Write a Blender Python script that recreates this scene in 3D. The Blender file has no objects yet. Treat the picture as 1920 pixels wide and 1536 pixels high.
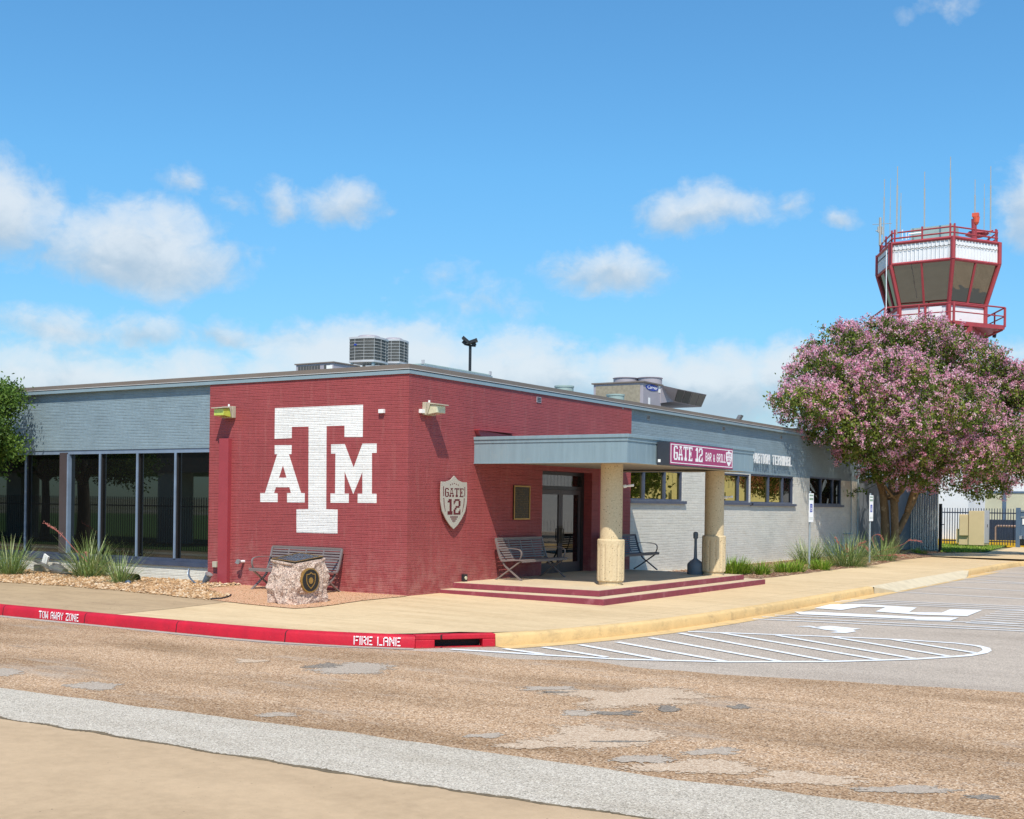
import bpy, bmesh, math, random
from mathutils import Vector, Matrix, noise as mnoise
R = math.radians
random.seed(7)
S = bpy.context.scene
COL = S.collection

# ---------------------------------------------------------------- camera
F, YAW, ROLL, PPY, H = 2293.4, .56916, .013467, 943.2, 1.9
cy, sy, cr, sr = math.cos(YAW), math.sin(YAW), math.cos(ROLL), math.sin(ROLL)
FWD = Vector((-sy, cy, 0)); RT = Vector((cy, sy, 0)); UP = Vector((0, 0, 1))
R3 = RT*cr + UP*sr; U3 = -RT*sr + UP*cr
def ray(px, py): return FWD + R3*((px-960)/F) - U3*((py-PPY)/F)
_r = ray(761.5, 1118); CAM = Vector((_r.x*H/_r.z, _r.y*H/_r.z, H))
def hit(px, py, ax, v):
    r = ray(px, py); return CAM + r*((v-CAM[ax])/r[ax])
def G(px, py, z=-.25): return hit(px, py, 2, z)
def PA(px, py, y=0.): return hit(px, py, 1, y)
def PB(px, py, x=0.): return hit(px, py, 0, x)
def PD(px, py, d): return CAM + ray(px, py)*d
def gz(x, y): return -.012*max(x, -y, 0)
def SW(px, py):
    z = 0
    for i in range(6):
        p = G(px, py, z); z = gz(p.x, p.y)
    return p
cam = bpy.data.cameras.new('camera'); co = bpy.data.objects.new('camera', cam); COL.objects.link(co)
cam.sensor_width = 36; cam.lens = F/1920*36; cam.shift_y = (PPY-768)/1920
cam.clip_end = 6000; cam.clip_start = .1
M = Matrix((R3, U3, -FWD)).transposed().to_4x4(); M.translation = CAM
co.matrix_world = M
S.camera = co

# ---------------------------------------------------------------- light
SUN = Vector((.4, -.6, 1.0)).normalized()
sun = bpy.data.lights.new('sun', 'SUN'); sun.energy = 4.9; sun.angle = R(.53); sun.color = (1, .93, .81)
so = bpy.data.objects.new('sun', sun); COL.objects.link(so)
so.rotation_euler = SUN.to_track_quat('Z', 'Y').to_euler()
S.view_settings.view_transform = 'Standard'; S.view_settings.look = 'None'
S.view_settings.exposure = .05; S.view_settings.gamma = 1
S.render.engine = 'CYCLES'

class NT:
    """small helper to write node trees"""
    def __init__(s, nt): s.nt = nt; s.n = nt.nodes; s.l = nt.links
    def new(s, t, **kw):
        n = s.n.new(t)
        for k, v in kw.items(): setattr(n, k, v)
        return n
    def link(s, a, b): s.l.new(a, b)
    def setin(s, sock, v):
        if isinstance(v, bpy.types.NodeSocket): s.l.new(v, sock)
        else: sock.default_value = v
    def math(s, op, a, b=0., c=None, clamp=False):
        n = s.new('ShaderNodeMath', operation=op, use_clamp=clamp)
        s.setin(n.inputs[0], a); s.setin(n.inputs[1], b)
        if c is not None: s.setin(n.inputs[2], c)
        return n.outputs[0]
    def mix(s, f, a, b, blend='MIX'):
        n = s.new('ShaderNodeMix', data_type='RGBA', blend_type=blend)
        s.setin(n.inputs[0], f)
        for i, v in ((6, a), (7, b)):
            if isinstance(v, tuple) and len(v) == 3: v = (*v, 1)
            s.setin(n.inputs[i], v)
        return n.outputs[2]
    def ramp(s, f, stops, interp='LINEAR'):
        n = s.new('ShaderNodeValToRGB'); e = n.color_ramp.elements
        n.color_ramp.interpolation = interp
        while len(e) < len(stops): e.new(.5)
        for i, (p, c) in enumerate(stops):
            e[i].position = p
            e[i].color = (c, c, c, 1) if isinstance(c, (int, float)) else (*c, 1)
        s.setin(n.inputs[0], f); return n.outputs[0]
    def noise(s, vec, scale, detail=4, rough=.55, dist=0.):
        n = s.new('ShaderNodeTexNoise'); s.setin(n.inputs['Vector'], vec)
        n.inputs['Scale'].default_value = scale; n.inputs['Detail'].default_value = detail
        n.inputs['Roughness'].default_value = rough; n.inputs['Distortion'].default_value = dist
        return n.outputs[0]

# ---------------------------------------------------------------- sky
W = bpy.data.worlds.new('World'); S.world = W; W.use_nodes = True
wt = NT(W.node_tree); W.node_tree.nodes.clear()
out = wt.new('ShaderNodeOutputWorld'); bg = wt.new('ShaderNodeBackground')
sky = wt.new('ShaderNodeTexSky', sky_type='NISHITA'); sky.sun_disc = False
sky.sun_elevation = math.asin(SUN.z); sky.sun_rotation = math.atan2(SUN.x, SUN.y)
sky.air_density = 1.25; sky.dust_density = .25; sky.ozone_density = 2.2
tc = wt.new('ShaderNodeTexCoord')
rot = wt.new('ShaderNodeVectorRotate', rotation_type='Z_AXIS'); wt.link(tc.outputs['Generated'], rot.inputs['Vector'])
rot.inputs['Angle'].default_value = -YAW
sx = wt.new('ShaderNodeSeparateXYZ'); wt.link(rot.outputs[0], sx.inputs[0])
X, Y, Z = sx.outputs
az = wt.math('ARCTAN2', X, Y)                    # azimuth and elevation of the view direction
el = wt.math('ARCSINE', Z)
def ae(px, py):
    r = ray(px, py).normalized()
    return math.atan2(r.dot(RT), r.dot(FWD)), math.asin(r.z)
BL = [  # cloud banks: px, py, half width, half height, weight
    (15, 400, 100, 115, 1.0), (255, 478, 205, 92, 1.15), (335, 345, 42, 34, .42), (180, 372, 36, 24, .2), (435, 372, 38, 24, .28),
    (535, 372, 56, 42, .6), (655, 380, 82, 48, .75), (1145, 510, 135, 55, .95), (1310, 395, 120, 52, .8), (1462, 382, 36, 28, .35),
    (1568, 402, 46, 26, .55), (1925, 395, 55, 110, .8), (900, 575, 105, 40, .32), (835, 525, 50, 40, .22), (100, 625, 120, 50, .75), (270, 620, 95, 45, .7),
    (440, 640, 80, 50, .7), (700, 690, 215, 100, 1.5), (960, 720, 205, 102, 1.45), (1190, 720, 125, 80, 1.3), (1340, 735, 145, 102, 1.45), (1520, 705, 120, 72, 1.3),
    (200, 730, 420, 88, 1.15), (600, 745, 240, 80, 1.2), (1650, 760, 260, 110, 1.2), (2050, 740, 220, 120, .9), (-250, 700, 250, 150, 1), (1760, 15, 90, 22, .2)]
cxyz = wt.new('ShaderNodeCombineXYZ')
wt.setin(cxyz.inputs[0], az); wt.setin(cxyz.inputs[1], wt.math('MULTIPLY', el, 1.25))
wn = wt.new('ShaderNodeTexNoise'); wt.link(cxyz.outputs[0], wn.inputs['Vector']); wn.inputs['Scale'].default_value = 11; wn.inputs['Detail'].default_value = 6; wn.inputs['Roughness'].default_value = .62
wsp = wt.new('ShaderNodeSeparateColor'); wt.link(wn.outputs['Color'], wsp.inputs[0])
az = wt.math('ADD', az, wt.math('MULTIPLY', wt.math('SUBTRACT', wsp.outputs[0], .5), .075)); el = wt.math('ADD', el, wt.math('MULTIPLY', wt.math('SUBTRACT', wsp.outputs[1], .5), .05))
big = wt.noise(cxyz.outputs[0], 16, 5, .6, .3)
fine = wt.noise(cxyz.outputs[0], 42, 6, .62, .4)
nz = wt.math('ADD', wt.math('MULTIPLY', wt.math('SUBTRACT', big, .5), 1.7), wt.math('MULTIPLY', wt.math('SUBTRACT', fine, .5), 1.5))
field = None; shade = None
for (px, py, rx, ry, w) in BL:
    a0, e0 = ae(px, py)
    dx = wt.math('DIVIDE', wt.math('SUBTRACT', az, a0), rx/F)
    dyy = wt.math('DIVIDE', wt.math('SUBTRACT', el, e0), ry/F)
    # flat bases: squeeze the lower half
    dyb = wt.math('MULTIPLY', wt.math('MINIMUM', dyy, 0.), .35)
    dy2 = wt.math('ADD', dyy, dyb)
    rr = wt.math('SQRT', wt.math('ADD', wt.math('MULTIPLY', dx, dx), wt.math('MULTIPLY', dy2, dy2)))
    v = wt.math('MULTIPLY', wt.math('SUBTRACT', 1.15, rr), w)
    sh = wt.math('MULTIPLY', wt.math('MAXIMUM', v, 0.), dyy)
    field = v if field is None else wt.math('SMOOTH_MAX', field, v, .12)
    shade = sh if shade is None else wt.math('ADD', shade, sh)
dens = wt.math('ADD', field, wt.math('MULTIPLY', nz, .55))
# other clouds round the rest of the sky
far = wt.math('SUBTRACT', wt.noise(cxyz.outputs[0], 3.2, 7, .6, .4), .56)
behind = wt.math('GREATER_THAN', wt.math('ABSOLUTE', az), .62)
dens = wt.math('MAXIMUM', dens, wt.math('MULTIPLY', wt.math('MULTIPLY', far, 5.), behind))
mask = wt.ramp(dens, [(.02, 0.), (.22, .22), (.5, .66), (.88, .90), (1., .93)])
msh = wt.new('ShaderNodeMapRange'); msh.interpolation_type = 'SMOOTHSTEP'
wt.setin(msh.inputs[0], wt.math('ADD', shade, wt.math('MULTIPLY', nz, .42)))
msh.inputs[1].default_value = -.38; msh.inputs[2].default_value = .42
ccol = wt.mix(msh.outputs[0], (4.5, 5.6, 6.7, 1), (7.6, 8.2, 8.7, 1))
hs = wt.new('ShaderNodeMix', data_type='RGBA', blend_type='MULTIPLY'); hs.inputs[0].default_value = 1
wt.link(sky.outputs[0], hs.inputs[6]); hs.inputs[7].default_value = (.66, 1.29, 1.62, 1)
hz = wt.mix(wt.ramp(Z, [(0., 0.), (.26, 1.)]), (.90, .70, .76, 1), (1, .97, .98, 1))
skyc = wt.mix(1., hs.outputs[2], hz, 'MULTIPLY')
fin = wt.mix(wt.math('MULTIPLY', mask, .94), skyc, ccol)
wt.link(fin, bg.inputs[0]); bg.inputs[1].default_value = .1
wt.link(bg.outputs[0], out.inputs[0])

# ---------------------------------------------------------------- materials
MATS = {}
def newmat(name):
    m = bpy.data.materials.new(name); m.use_nodes = True
    t = NT(m.node_tree); b = m.node_tree.nodes['Principled BSDF']
    MATS[name] = m; return m, t, b
def objpos(t):
    g = t.new('ShaderNodeNewGeometry'); return g.outputs['Position']
def pm(name, col, rough=.6, var=.12, scale=3., bump=0., bscale=60., metal=0., spec=.4, col2=None, f2=(.45, .65), s2=1., streak=False, coat=0.):
    m, t, b = newmat(name)
    pos = objpos(t) 
    if streak:
        mp = t.new('ShaderNodeMapping'); t.link(pos, mp.inputs[0]); mp.inputs['Scale'].default_value = (6, 6, .6); vec = mp.outputs[0]
    else: vec = pos
    n = t.noise(vec, scale, 5, .6)
    c = t.mix(t.ramp(n, [(.25, 0.), (.75, 1.)]), tuple(x*(1-var) for x in col), tuple(min(1, x*(1+var)) for x in col))
    if col2:
        n2 = t.noise(pos, s2, 6, .65); c = t.mix(t.ramp(n2, [(f2[0], 0.), (f2[1], 1.)]), c, col2)
    t.link(c, b.inputs['Base Color'])
    b.inputs['Roughness'].default_value = rough; b.inputs['Metallic'].default_value = metal
    b.inputs['Specular IOR Level'].default_value = spec; b.inputs['Coat Weight'].default_value = coat
    if bump:
        bn = t.new('ShaderNodeBump'); bn.inputs['Strength'].default_value = bump; bn.inputs['Distance'].default_value = .01
        t.link(t.noise(pos, bscale, 4, .6), bn.inputs['Height']); t.link(bn.outputs[0], b.inputs['Normal'])
    return m
def brickmat(name, col, upper=None, zsplit=2.95, zlow=None, var=.1, wear=None, mort=.26):
    m, t, b = newmat(name)
    g = t.new('ShaderNodeNewGeometry'); s = t.new('ShaderNodeSeparateXYZ'); t.link(g.outputs['Position'], s.inputs[0])
    cb = t.new('ShaderNodeCombineXYZ')
    wob = t.math('MULTIPLY', t.math('SUBTRACT', t.noise(g.outputs['Position'], 1.3, 3), .5), .02)
    t.setin(cb.inputs[0], t.math('ADD', s.outputs[0], s.outputs[1])); t.setin(cb.inputs[1], t.math('ADD', s.outputs[2], wob))
    br = t.new('ShaderNodeTexBrick'); t.link(cb.outputs[0], br.inputs['Vector'])
    br.inputs['Scale'].default_value = 1; br.inputs['Brick Width'].default_value = .295; br.inputs['Row Height'].default_value = .0735
    br.inputs['Mortar Size'].default_value = .006; br.inputs['Mortar Smooth'].default_value = .5; br.inputs['Bias'].default_value = 0
    br.inputs['Color1'].default_value = (.92, .92, .92, 1); br.inputs['Color2'].default_value = (1.08, 1.08, 1.08, 1); br.inputs['Mortar'].default_value = (.78, .78, .78, 1)
    # vertical joints are mostly painted shut: only bed joints read strongly
    base = col
    if upper:
        f = t.math('GREATER_THAN', s.outputs[2], zsplit); base = t.mix(f, col, upper)
    n = t.noise(g.outputs['Position'], 1.1, 5, .6); n2 = t.noise(g.outputs['Position'], 14, 4, .6)
    f = t.math('ADD', t.math('MULTIPLY', n, .42), t.math('MULTIPLY', n2, .34))
    vmul = t.math('ADD', f, .62)
    vc = t.new('ShaderNodeCombineXYZ')
    for i in range(3): t.setin(vc.inputs[i], vmul)
    # bed joints: strong in some stretches, painted over in others
    zz_ = t.math('DIVIDE', t.math('ADD', s.outputs[2], t.math('MULTIPLY', wob, .5)), .0735)
    fr_ = t.math('ABSOLUTE', t.math('SUBTRACT', t.math('FRACT', zz_), .5))
    bed = t.ramp(fr_, [(.0, 1.), (.07, .8), (.14, 0.)])
    sb = t.new('ShaderNodeCombineXYZ'); t.setin(sb.inputs[0], t.math('ADD', s.outputs[0], s.outputs[1])); t.setin(sb.inputs[1], t.math('MULTIPLY', s.outputs[2], 9.))
    stren = t.ramp(t.noise(sb.outputs[0], 1.6, 3, .7), [(.36, .25), (.64, 1.)])
    bed = t.math('MULTIPLY', bed, stren)
    c = t.mix(.4, base, t.mix(1., base, br.outputs[0], 'MULTIPLY')); c = t.mix(1., c, vc.outputs[0], 'MULTIPLY')
    c = t.mix(t.math('MULTIPLY', bed, mort), c, tuple(0 for _ in range(3)) + (1,))
    if wear:
        # scuffs and dust near the ground
        zz = t.math('SUBTRACT', 1.0, t.math('DIVIDE', s.outputs[2], 1.1)); 
        w = t.math('MULTIPLY', t.math('MAXIMUM', zz, 0.), t.ramp(t.noise(g.outputs['Position'], 4, 6, .7), [(.42, 0.), (.62, .75)]))
        c = t.mix(w, c, wear)
        drip = t.new('ShaderNodeCombineXYZ'); t.setin(drip.inputs[0], t.math('MULTIPLY', t.math('ADD', s.outputs[0], s.outputs[1]), 5.)); t.setin(drip.inputs[1], t.math('MULTIPLY', s.outputs[2], .5))
        c = t.mix(t.ramp(t.noise(drip.outputs[0], 1.3, 6, .7), [(.52, 0.), (.75, .35)]), c, wear)
    t.link(c, b.inputs['Base Color']); b.inputs['Roughness'].default_value = .55; b.inputs['Specular IOR Level'].default_value = .35
    bn = t.new('ShaderNodeBump'); bn.inputs['Strength'].default_value = .85; bn.inputs['Distance'].default_value = .012
    hgt = t.math('ADD', t.math('ADD', t.math('MULTIPLY', br.outputs['Fac'], -.3), t.math('MULTIPLY', bed, -.9)), t.math('MULTIPLY', t.noise(g.outputs['Position'], 45, 3), .45))
    hgt = t.math('ADD', hgt, t.math('MULTIPLY', t.noise(cb.outputs[0], 6, 2), .5))
    t.link(hgt, bn.inputs['Height']); t.link(bn.outputs[0], b.inputs['Normal'])
    return m
def stonemat(name, cols, scale=70., rough=.85, large=None, lf=(.45, .7), ls=.35, bump=.6, grain=None, cr=False):
    """chip-seal, asphalt, granite: random coloured chips"""
    m, t, b = newmat(name); pos = objpos(t)
    v = t.new('ShaderNodeTexVoronoi'); v.inputs['Scale'].default_value = scale; t.link(pos, v.inputs['Vector'])
    sp = t.new('ShaderNodeSeparateColor'); t.link(v.outputs['Color'], sp.inputs[0])
    k = len(cols); c = t.ramp(sp.outputs[0], [(i/k, cc) for i, cc in enumerate(cols)], 'CONSTANT')
    if large:
        mp = t.new('ShaderNodeMapping'); t.link(pos, mp.inputs[0]); mp.inputs['Rotation'].default_value = (0, 0, R(4)); mp.inputs['Scale'].default_value = (.45, 1.6, 1)
        n = t.noise(mp.outputs[0], ls, 6, .65)
        c = t.mix(t.ramp(n, [(lf[0], 0.), (lf[1], 1.)]), c, t.mix(1., c, large, 'MULTIPLY'))
    n3 = t.noise(pos, 5, 5, .7)
    c = t.mix(t.ramp(n3, [(.3, .0), (.75, .28)]), c, t.mix(1., c, (.72, .7, .68), 'MULTIPLY'))
    if cr:
        # bald, tyre-polished areas where the grey binder shows, and dark bleeding bitumen
        mp2 = t.new('ShaderNodeMapping'); t.link(pos, mp2.inputs[0]); mp2.inputs['Rotation'].default_value = (0, 0, R(3)); mp2.inputs['Scale'].default_value = (.35, 1.1, 1)
        n5 = t.noise(mp2.outputs[0], 1.1, 8, .72); c = t.mix(t.ramp(n5, [(.56, 0.), (.72, .65)]), c, (.44, .37, .30))
        n6 = t.noise(mp2.outputs[0], 2.3, 8, .75, .5); c = t.mix(t.ramp(n6, [(.60, 0.), (.74, .5)]), c, (.13, .095, .07))
    t.link(c, b.inputs['Base Color']); b.inputs['Roughness'].default_value = rough; b.inputs['Specular IOR Level'].default_value = .25
    bn = t.new('ShaderNodeBump'); bn.inputs['Strength'].default_value = bump; bn.inputs['Distance'].default_value = .01
    t.link(v.outputs['Distance'], bn.inputs['Height']); t.link(bn.outputs[0], b.inputs['Normal'])
    return m
def concmat(name, col, dark, s=1., stretch=(1, 1, 1), f=(.42, .75), cracks=True, joints=None):
    m, t, b = newmat(name); pos = objpos(t)
    mp = t.new('ShaderNodeMapping'); t.link(pos, mp.inputs[0]); mp.inputs['Scale'].default_value = stretch
    n = t.noise(mp.outputs[0], s, 7, .65, .3)
    c = t.mix(t.ramp(n, [(f[0], 0.), (f[1], 1.)]), col, dark)
    n2 = t.noise(pos, 55, 4, .7)
    c = t.mix(t.ramp(n2, [(.35, .0), (.7, .22)]), c, tuple(x*.66 for x in col))
    n3 = t.noise(pos, .35, 5, .6)
    c = t.mix(t.ramp(n3, [(.4, .0), (.7, .3)]), c, tuple(x*.72 for x in dark))
    for sc2, thr, keep, k_ in ((38., .16, .93, .45), (9., .07, .82, .35)):
        v = t.new('ShaderNodeTexVoronoi'); v.inputs['Scale'].default_value = sc2; t.link(pos, v.inputs['Vector']); sp = t.new('ShaderNodeSeparateColor'); t.link(v.outputs['Color'], sp.inputs[0])
        pit = t.math('MULTIPLY', t.math('LESS_THAN', v.outputs['Distance'], thr), t.math('GREATER_THAN', sp.outputs[0], keep)); c = t.mix(t.math('MULTIPLY', pit, .7), c, tuple(x*k_ for x in dark))
    n4 = t.noise(pos, 7, 8, .75); c = t.mix(t.ramp(n4, [(.4, 0.), (.68, .35)]), c, tuple(min(1, x*1.22) for x in col))
    if cracks:
        v = t.new('ShaderNodeTexNoise'); v.inputs['Scale'].default_value = .8; v.inputs['Detail'].default_value = 8; t.link(pos, v.inputs['Vector'])
        w = t.math('ABSOLUTE', t.math('SUBTRACT', v.outputs[0], .5))
        c = t.mix(t.ramp(w, [(.0, .5), (.0022, .0)]), c, tuple(x*.5 for x in dark))
    if joints:
        sp = t.new('ShaderNodeSeparateXYZ'); t.link(pos, sp.inputs[0])
        for ax, per, off_ in joints:
            fr = t.math('FRACT', t.math('DIVIDE', t.math('ADD', sp.outputs[ax], off_), per)); c = t.mix(t.math('MULTIPLY', t.math('LESS_THAN', fr, .012/per), .55), c, tuple(x*.4 for x in dark))
    t.link(c, b.inputs['Base Color']); b.inputs['Roughness'].default_value = .8; b.inputs['Specular IOR Level'].default_value = .3
    bn = t.new('ShaderNodeBump'); bn.inputs['Strength'].default_value = .25; bn.inputs['Distance'].default_value = .01
    t.link(n2, bn.inputs['Height']); t.link(bn.outputs[0], b.inputs['Normal'])
    return m
def glassmat(name, base, tint, fac, rough=.015, wav=.0):
    """dark, reflective tinted window glass"""
    m, t, b = newmat(name)
    b.inputs['Base Color'].default_value = (*base, 1); b.inputs['Roughness'].default_value = .3; b.inputs['Specular IOR Level'].default_value = 0.
    gl = t.new('ShaderNodeBsdfGlossy'); gl.inputs['Color'].default_value = (*tint, 1); gl.inputs['Roughness'].default_value = rough
    mx = t.new('ShaderNodeMixShader'); mx.inputs[0].default_value = fac
    t.link(b.outputs[0], mx.inputs[1]); t.link(gl.outputs[0], mx.inputs[2])
    if wav:
        bn = t.new('ShaderNodeBump'); bn.inputs['Strength'].default_value = wav; bn.inputs['Distance'].default_value = .01
        t.link(t.noise(objpos(t), .9, 2), bn.inputs['Height']); t.link(bn.outputs[0], gl.inputs['Normal'])
    t.link(mx.outputs[0], m.node_tree.nodes['Material Output'].inputs[0])
    return m
def leafmat(name, cols, rough=.55, trans=.25, spec=.3):
    m, t, b = newmat(name)
    at = t.new('ShaderNodeAttribute'); at.attribute_name = 'tone'
    k = len(cols)-1
    c = t.ramp(at.outputs['Fac'], [(i/k, cc) for i, cc in enumerate(cols)])
    t.link(c, b.inputs['Base Color']); b.inputs['Roughness'].default_value = rough; b.inputs['Specular IOR Level'].default_value = spec
    tr = t.new('ShaderNodeBsdfTranslucent'); t.link(c, tr.inputs[0])
    mx = t.new('ShaderNodeMixShader'); mx.inputs[0].default_value = trans
    t.link(b.outputs[0], mx.inputs[1]); t.link(tr.outputs[0], mx.inputs[2])
    t.link(mx.outputs[0], m.node_tree.nodes['Material Output'].inputs[0])
    return m

RED = (.32, .064, .066)
brickmat('brick_red', RED, wear=(.42, .17, .15))
brickmat('brick_white', (.80, .79, .76), mort=.14)
brickmat('brick_grey', (.68, .655, .58), upper=(.225, .30, .345), zsplit=2.96, mort=.16)
pm('red_paint', (.33, .05, .062), .5, .1, 2, .15, 30)
pm('red_step', (.24, .042, .062), .6, .18, 5, .3, 40, col2=(.36, .12, .14), f2=(.55, .75), s2=4)
pm('cap_brown', (.19, .155, .13), .6, .1, 2)
pm('trim_blue', (.24, .32, .36), .5, .08, 2)
pm('trim_light', (.5, .5, .5), .4, .05)
pm('fascia_panel', (.22, .30, .34), .45, .12, 1.6, streak=True, col2=(.26, .33, .35), f2=(.55, .75), s2=2.)
pm('soffit', (.42, .38, .31), .8, .1, 3)
pm('ceiling_dark', (.16, .14, .11), .8, .1, 3)
pm('roof', (.3, .29, .27), .9, .1, 1)
pm('frame_blue', (.055, .07, .115), .35, .2, 3, spec=.5)
pm('frame_light', (.19, .25, .34), .35, .15, 3, spec=.6)
pm('frame_brown', (.07, .055, .058), .4, .1, 3)
pm('frame_dark', (.03, .027, .028), .35, .1, 3)
glassmat('glass_dark', (.006, .006, .006), (.46, .50, .48), .22)
glassmat('glass_olive', (.02, .018, .006), (.95, .76, .26), .48, wav=.10)
glassmat('glass_door', (.008, .008, .008), (.62, .6, .56), .2)
glassmat('glass_tower', (.035, .03, .02), (.62, .54, .42), .40, wav=.5)
def colmat():
    m, t, b = newmat('column_stone'); pos = objpos(t)
    n = t.noise(pos, 30, 5, .7); c = t.mix(t.ramp(n, [(.35, 0.), (.7, 1.)]), (.66, .53, .33), (.52, .40, .24))
    v = t.new('ShaderNodeTexVoronoi'); v.inputs['Scale'].default_value = 26; t.link(pos, v.inputs['Vector'])
    sp = t.new('ShaderNodeSeparateColor'); t.link(v.outputs['Color'], sp.inputs[0])
    pit = t.math('MULTIPLY', t.math('LESS_THAN', v.outputs['Distance'], .22), t.math('GREATER_THAN', sp.outputs[0], .78))
    c = t.mix(pit, c, (.10, .07, .045))
    t.link(c, b.inputs['Base Color']); b.inputs['Roughness'].default_value = .85
    bn = t.new('ShaderNodeBump'); bn.inputs['Strength'].default_value = .5; bn.inputs['Distance'].default_value = .01
    t.link(t.math('SUBTRACT', n, pit), bn.inputs['Height']); t.link(bn.outputs[0], b.inputs['Normal'])
colmat()
concmat('sidewalk', (.68, .51, .30), (.52, .37, .20), 1.1, (.3, 2.2, 1), cracks=False, joints=[(0, 3.6, 1.8), (1, 3.6, .3)])
concmat('sidewalk_old', (.47, .34, .20), (.33, .23, .135), 1.4, (.4, 1.6, 1))
concmat('porch', (.64, .51, .34), (.5, .39, .26), 1.2, cracks=False)
concmat('slab', (.54, .385, .235), (.40, .28, .165), .9, (.6, 1.3, 1), (.3, .75), cracks=False)
concmat('curb_yellow', (.70, .48, .22), (.34, .24, .13), 2.6, (1, 1, 2), (.52, .78), cracks=False)
def kerbred():
    m, t, b = newmat('curb_red'); pos = objpos(t); sp = t.new('ShaderNodeSeparateXYZ'); t.link(pos, sp.inputs[0])
    n = t.noise(pos, 3, 5, .7); c = t.mix(t.ramp(n, [(.35, 0.), (.7, 1.)]), (.56, .012, .030), (.42, .010, .026))
    n2 = t.noise(pos, 16, 6, .75); c = t.mix(t.ramp(n2, [(.60, 0.), (.68, .75)]), c, (.20, .02, .025))
    n3 = t.noise(pos, 34, 5, .75); c = t.mix(t.ramp(n3, [(.68, 0.), (.71, .8)]), c, (.5, .38, .27))
    low = t.math('LESS_THAN', t.math('ADD', sp.outputs[2], t.math('MULTIPLY', n2, .05)), -.212); c = t.mix(t.math('MULTIPLY', low, .6), c, (.16, .09, .06))
    fr = t.math('FRACT', t.math('DIVIDE', t.math('ADD', sp.outputs[0], .04), 2.24)); c = t.mix(t.math('LESS_THAN', fr, .009), c, (.05, .01, .012))
    t.link(c, b.inputs['Base Color']); b.inputs['Roughness'].default_value = .5; b.inputs['Specular IOR Level'].default_value = .35
    bn = t.new('ShaderNodeBump'); bn.inputs['Strength'].default_value = .5; bn.inputs['Distance'].default_value = .01; t.link(t.noise(pos, 22, 5, .7), bn.inputs['Height']); t.link(bn.outputs[0], b.inputs['Normal'])
kerbred()
pm('curb_top', (.6, .5, .34), .8, .15, 3, .2)
stonemat('chipseal', [(.66, .45, .28), (.40, .235, .125), (.52, .335, .19), (.22, .135, .08), (.58, .385, .23), (.78, .60, .43), (.33, .2, .115), (.48, .31, .18), (.61, .415, .26)], 66, large=(.60, .56, .50), lf=(.40, .68), ls=.5, cr=True)
stonemat('asphalt', [(.53, .44, .355), (.44, .37, .30), (.62, .52, .42), (.35, .29, .235), (.50, .42, .34)], 75, large=(.8, .79, .78), ls=.4)
stonemat('light_strip', [(.62, .55, .44), (.47, .41, .33), (.72, .65, .54), (.33, .29, .23), (.56, .49, .40), (.52, .45, .37)], 85, large=(.82, .8, .77), ls=.8)
PATCHCOL = {'patch_grey': [(.46, .39, .31), (.38, .31, .24), (.53, .44, .35), (.42, .34, .27)], 'patch_dark': [(.22, .19, .16), (.30, .26, .21), (.15, .13, .115), (.34, .27, .2)], 'patch_pale': [(.60, .46, .33), (.50, .36, .245), (.67, .53, .39), (.42, .30, .2), (.56, .41, .28)]}
for k_, v_ in PATCHCOL.items():
    m_ = stonemat(k_, v_, 70)
    # ragged rim: single stones of the patch thin out towards its edge
    t_ = NT(m_.node_tree); at_ = t_.new('ShaderNodeAttribute'); at_.attribute_name = 'rim'
    vo = t_.new('ShaderNodeTexVoronoi'); vo.inputs['Scale'].default_value = 34; t_.link(objpos(t_), vo.inputs['Vector']); sp_ = t_.new('ShaderNodeSeparateColor'); t_.link(vo.outputs['Color'], sp_.inputs[0])
    nn_ = t_.math('ADD', t_.math('MULTIPLY', sp_.outputs[1], .5), t_.math('MULTIPLY', t_.noise(objpos(t_), 3.2, 7, .75), 1.0))
    vis = t_.math('GREATER_THAN', nn_, t_.math('ADD', t_.math('MULTIPLY', at_.outputs['Fac'], 1.0), .16))
    tr_ = t_.new('ShaderNodeBsdfTransparent'); mx_ = t_.new('ShaderNodeMixShader'); t_.link(vis, mx_.inputs[0]); t_.link(tr_.outputs[0], mx_.inputs[1]); t_.link(m_.node_tree.nodes['Principled BSDF'].outputs[0], mx_.inputs[2])
    t_.link(mx_.outputs[0], m_.node_tree.nodes['Material Output'].inputs[0])
stonemat('verge_grey', [(.44, .40, .35), (.36, .33, .29), (.52, .46, .39), (.40, .36, .32)], 80)
stonemat('granite_gravel', [(.66, .38, .22), (.55, .30, .17), (.74, .47, .30), (.45, .25, .14)], 95)
stonemat('mulch', [(.25, .12, .07), (.14, .07, .045), (.36, .22, .14), (.45, .33, .22), (.10, .05, .03)], 22, bump=1.)
stonemat('bed_base', [(.52, .36, .2), (.4, .27, .15), (.62, .46, .28)], 30)
stonemat('granite', [(.60, .44, .35), (.50, .35, .28), (.68, .53, .43), (.15, .11, .095), (.57, .40, .32), (.42, .31, .26), (.72, .60, .50), (.34, .24, .2), (.54, .40, .32)], 62, rough=.75, bump=.4)
pm('dirt', (.16, .12, .07), .9, .4, 9, .8, 30)
pm('road_paint', (.80, .80, .79), .6, .08, 12, .3, 60, col2=(.5, .48, .45), f2=(.62, .78), s2=9)
pm('grass', (.09, .17, .03), .9, .4, 8, .6, 60)
pm('dry_field', (.20, .20, .08), .9, .4, .08, col2=(.34, .31, .26), f2=(.48, .56), s2=.06)
pm('white_metal', (.78, .79, .80), .45, .06, 3)
pm('light_grey_metal', (.5, .5, .52), .5, .08, 3)
pm('hvac', (.36, .33, .36), .5, .08, 3)
pm('hvac_teal', (.30, .39, .37), .5, .12, 3)
pm('hvac_coil', (.085, .085, .08), .6, .3, 25)
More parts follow.
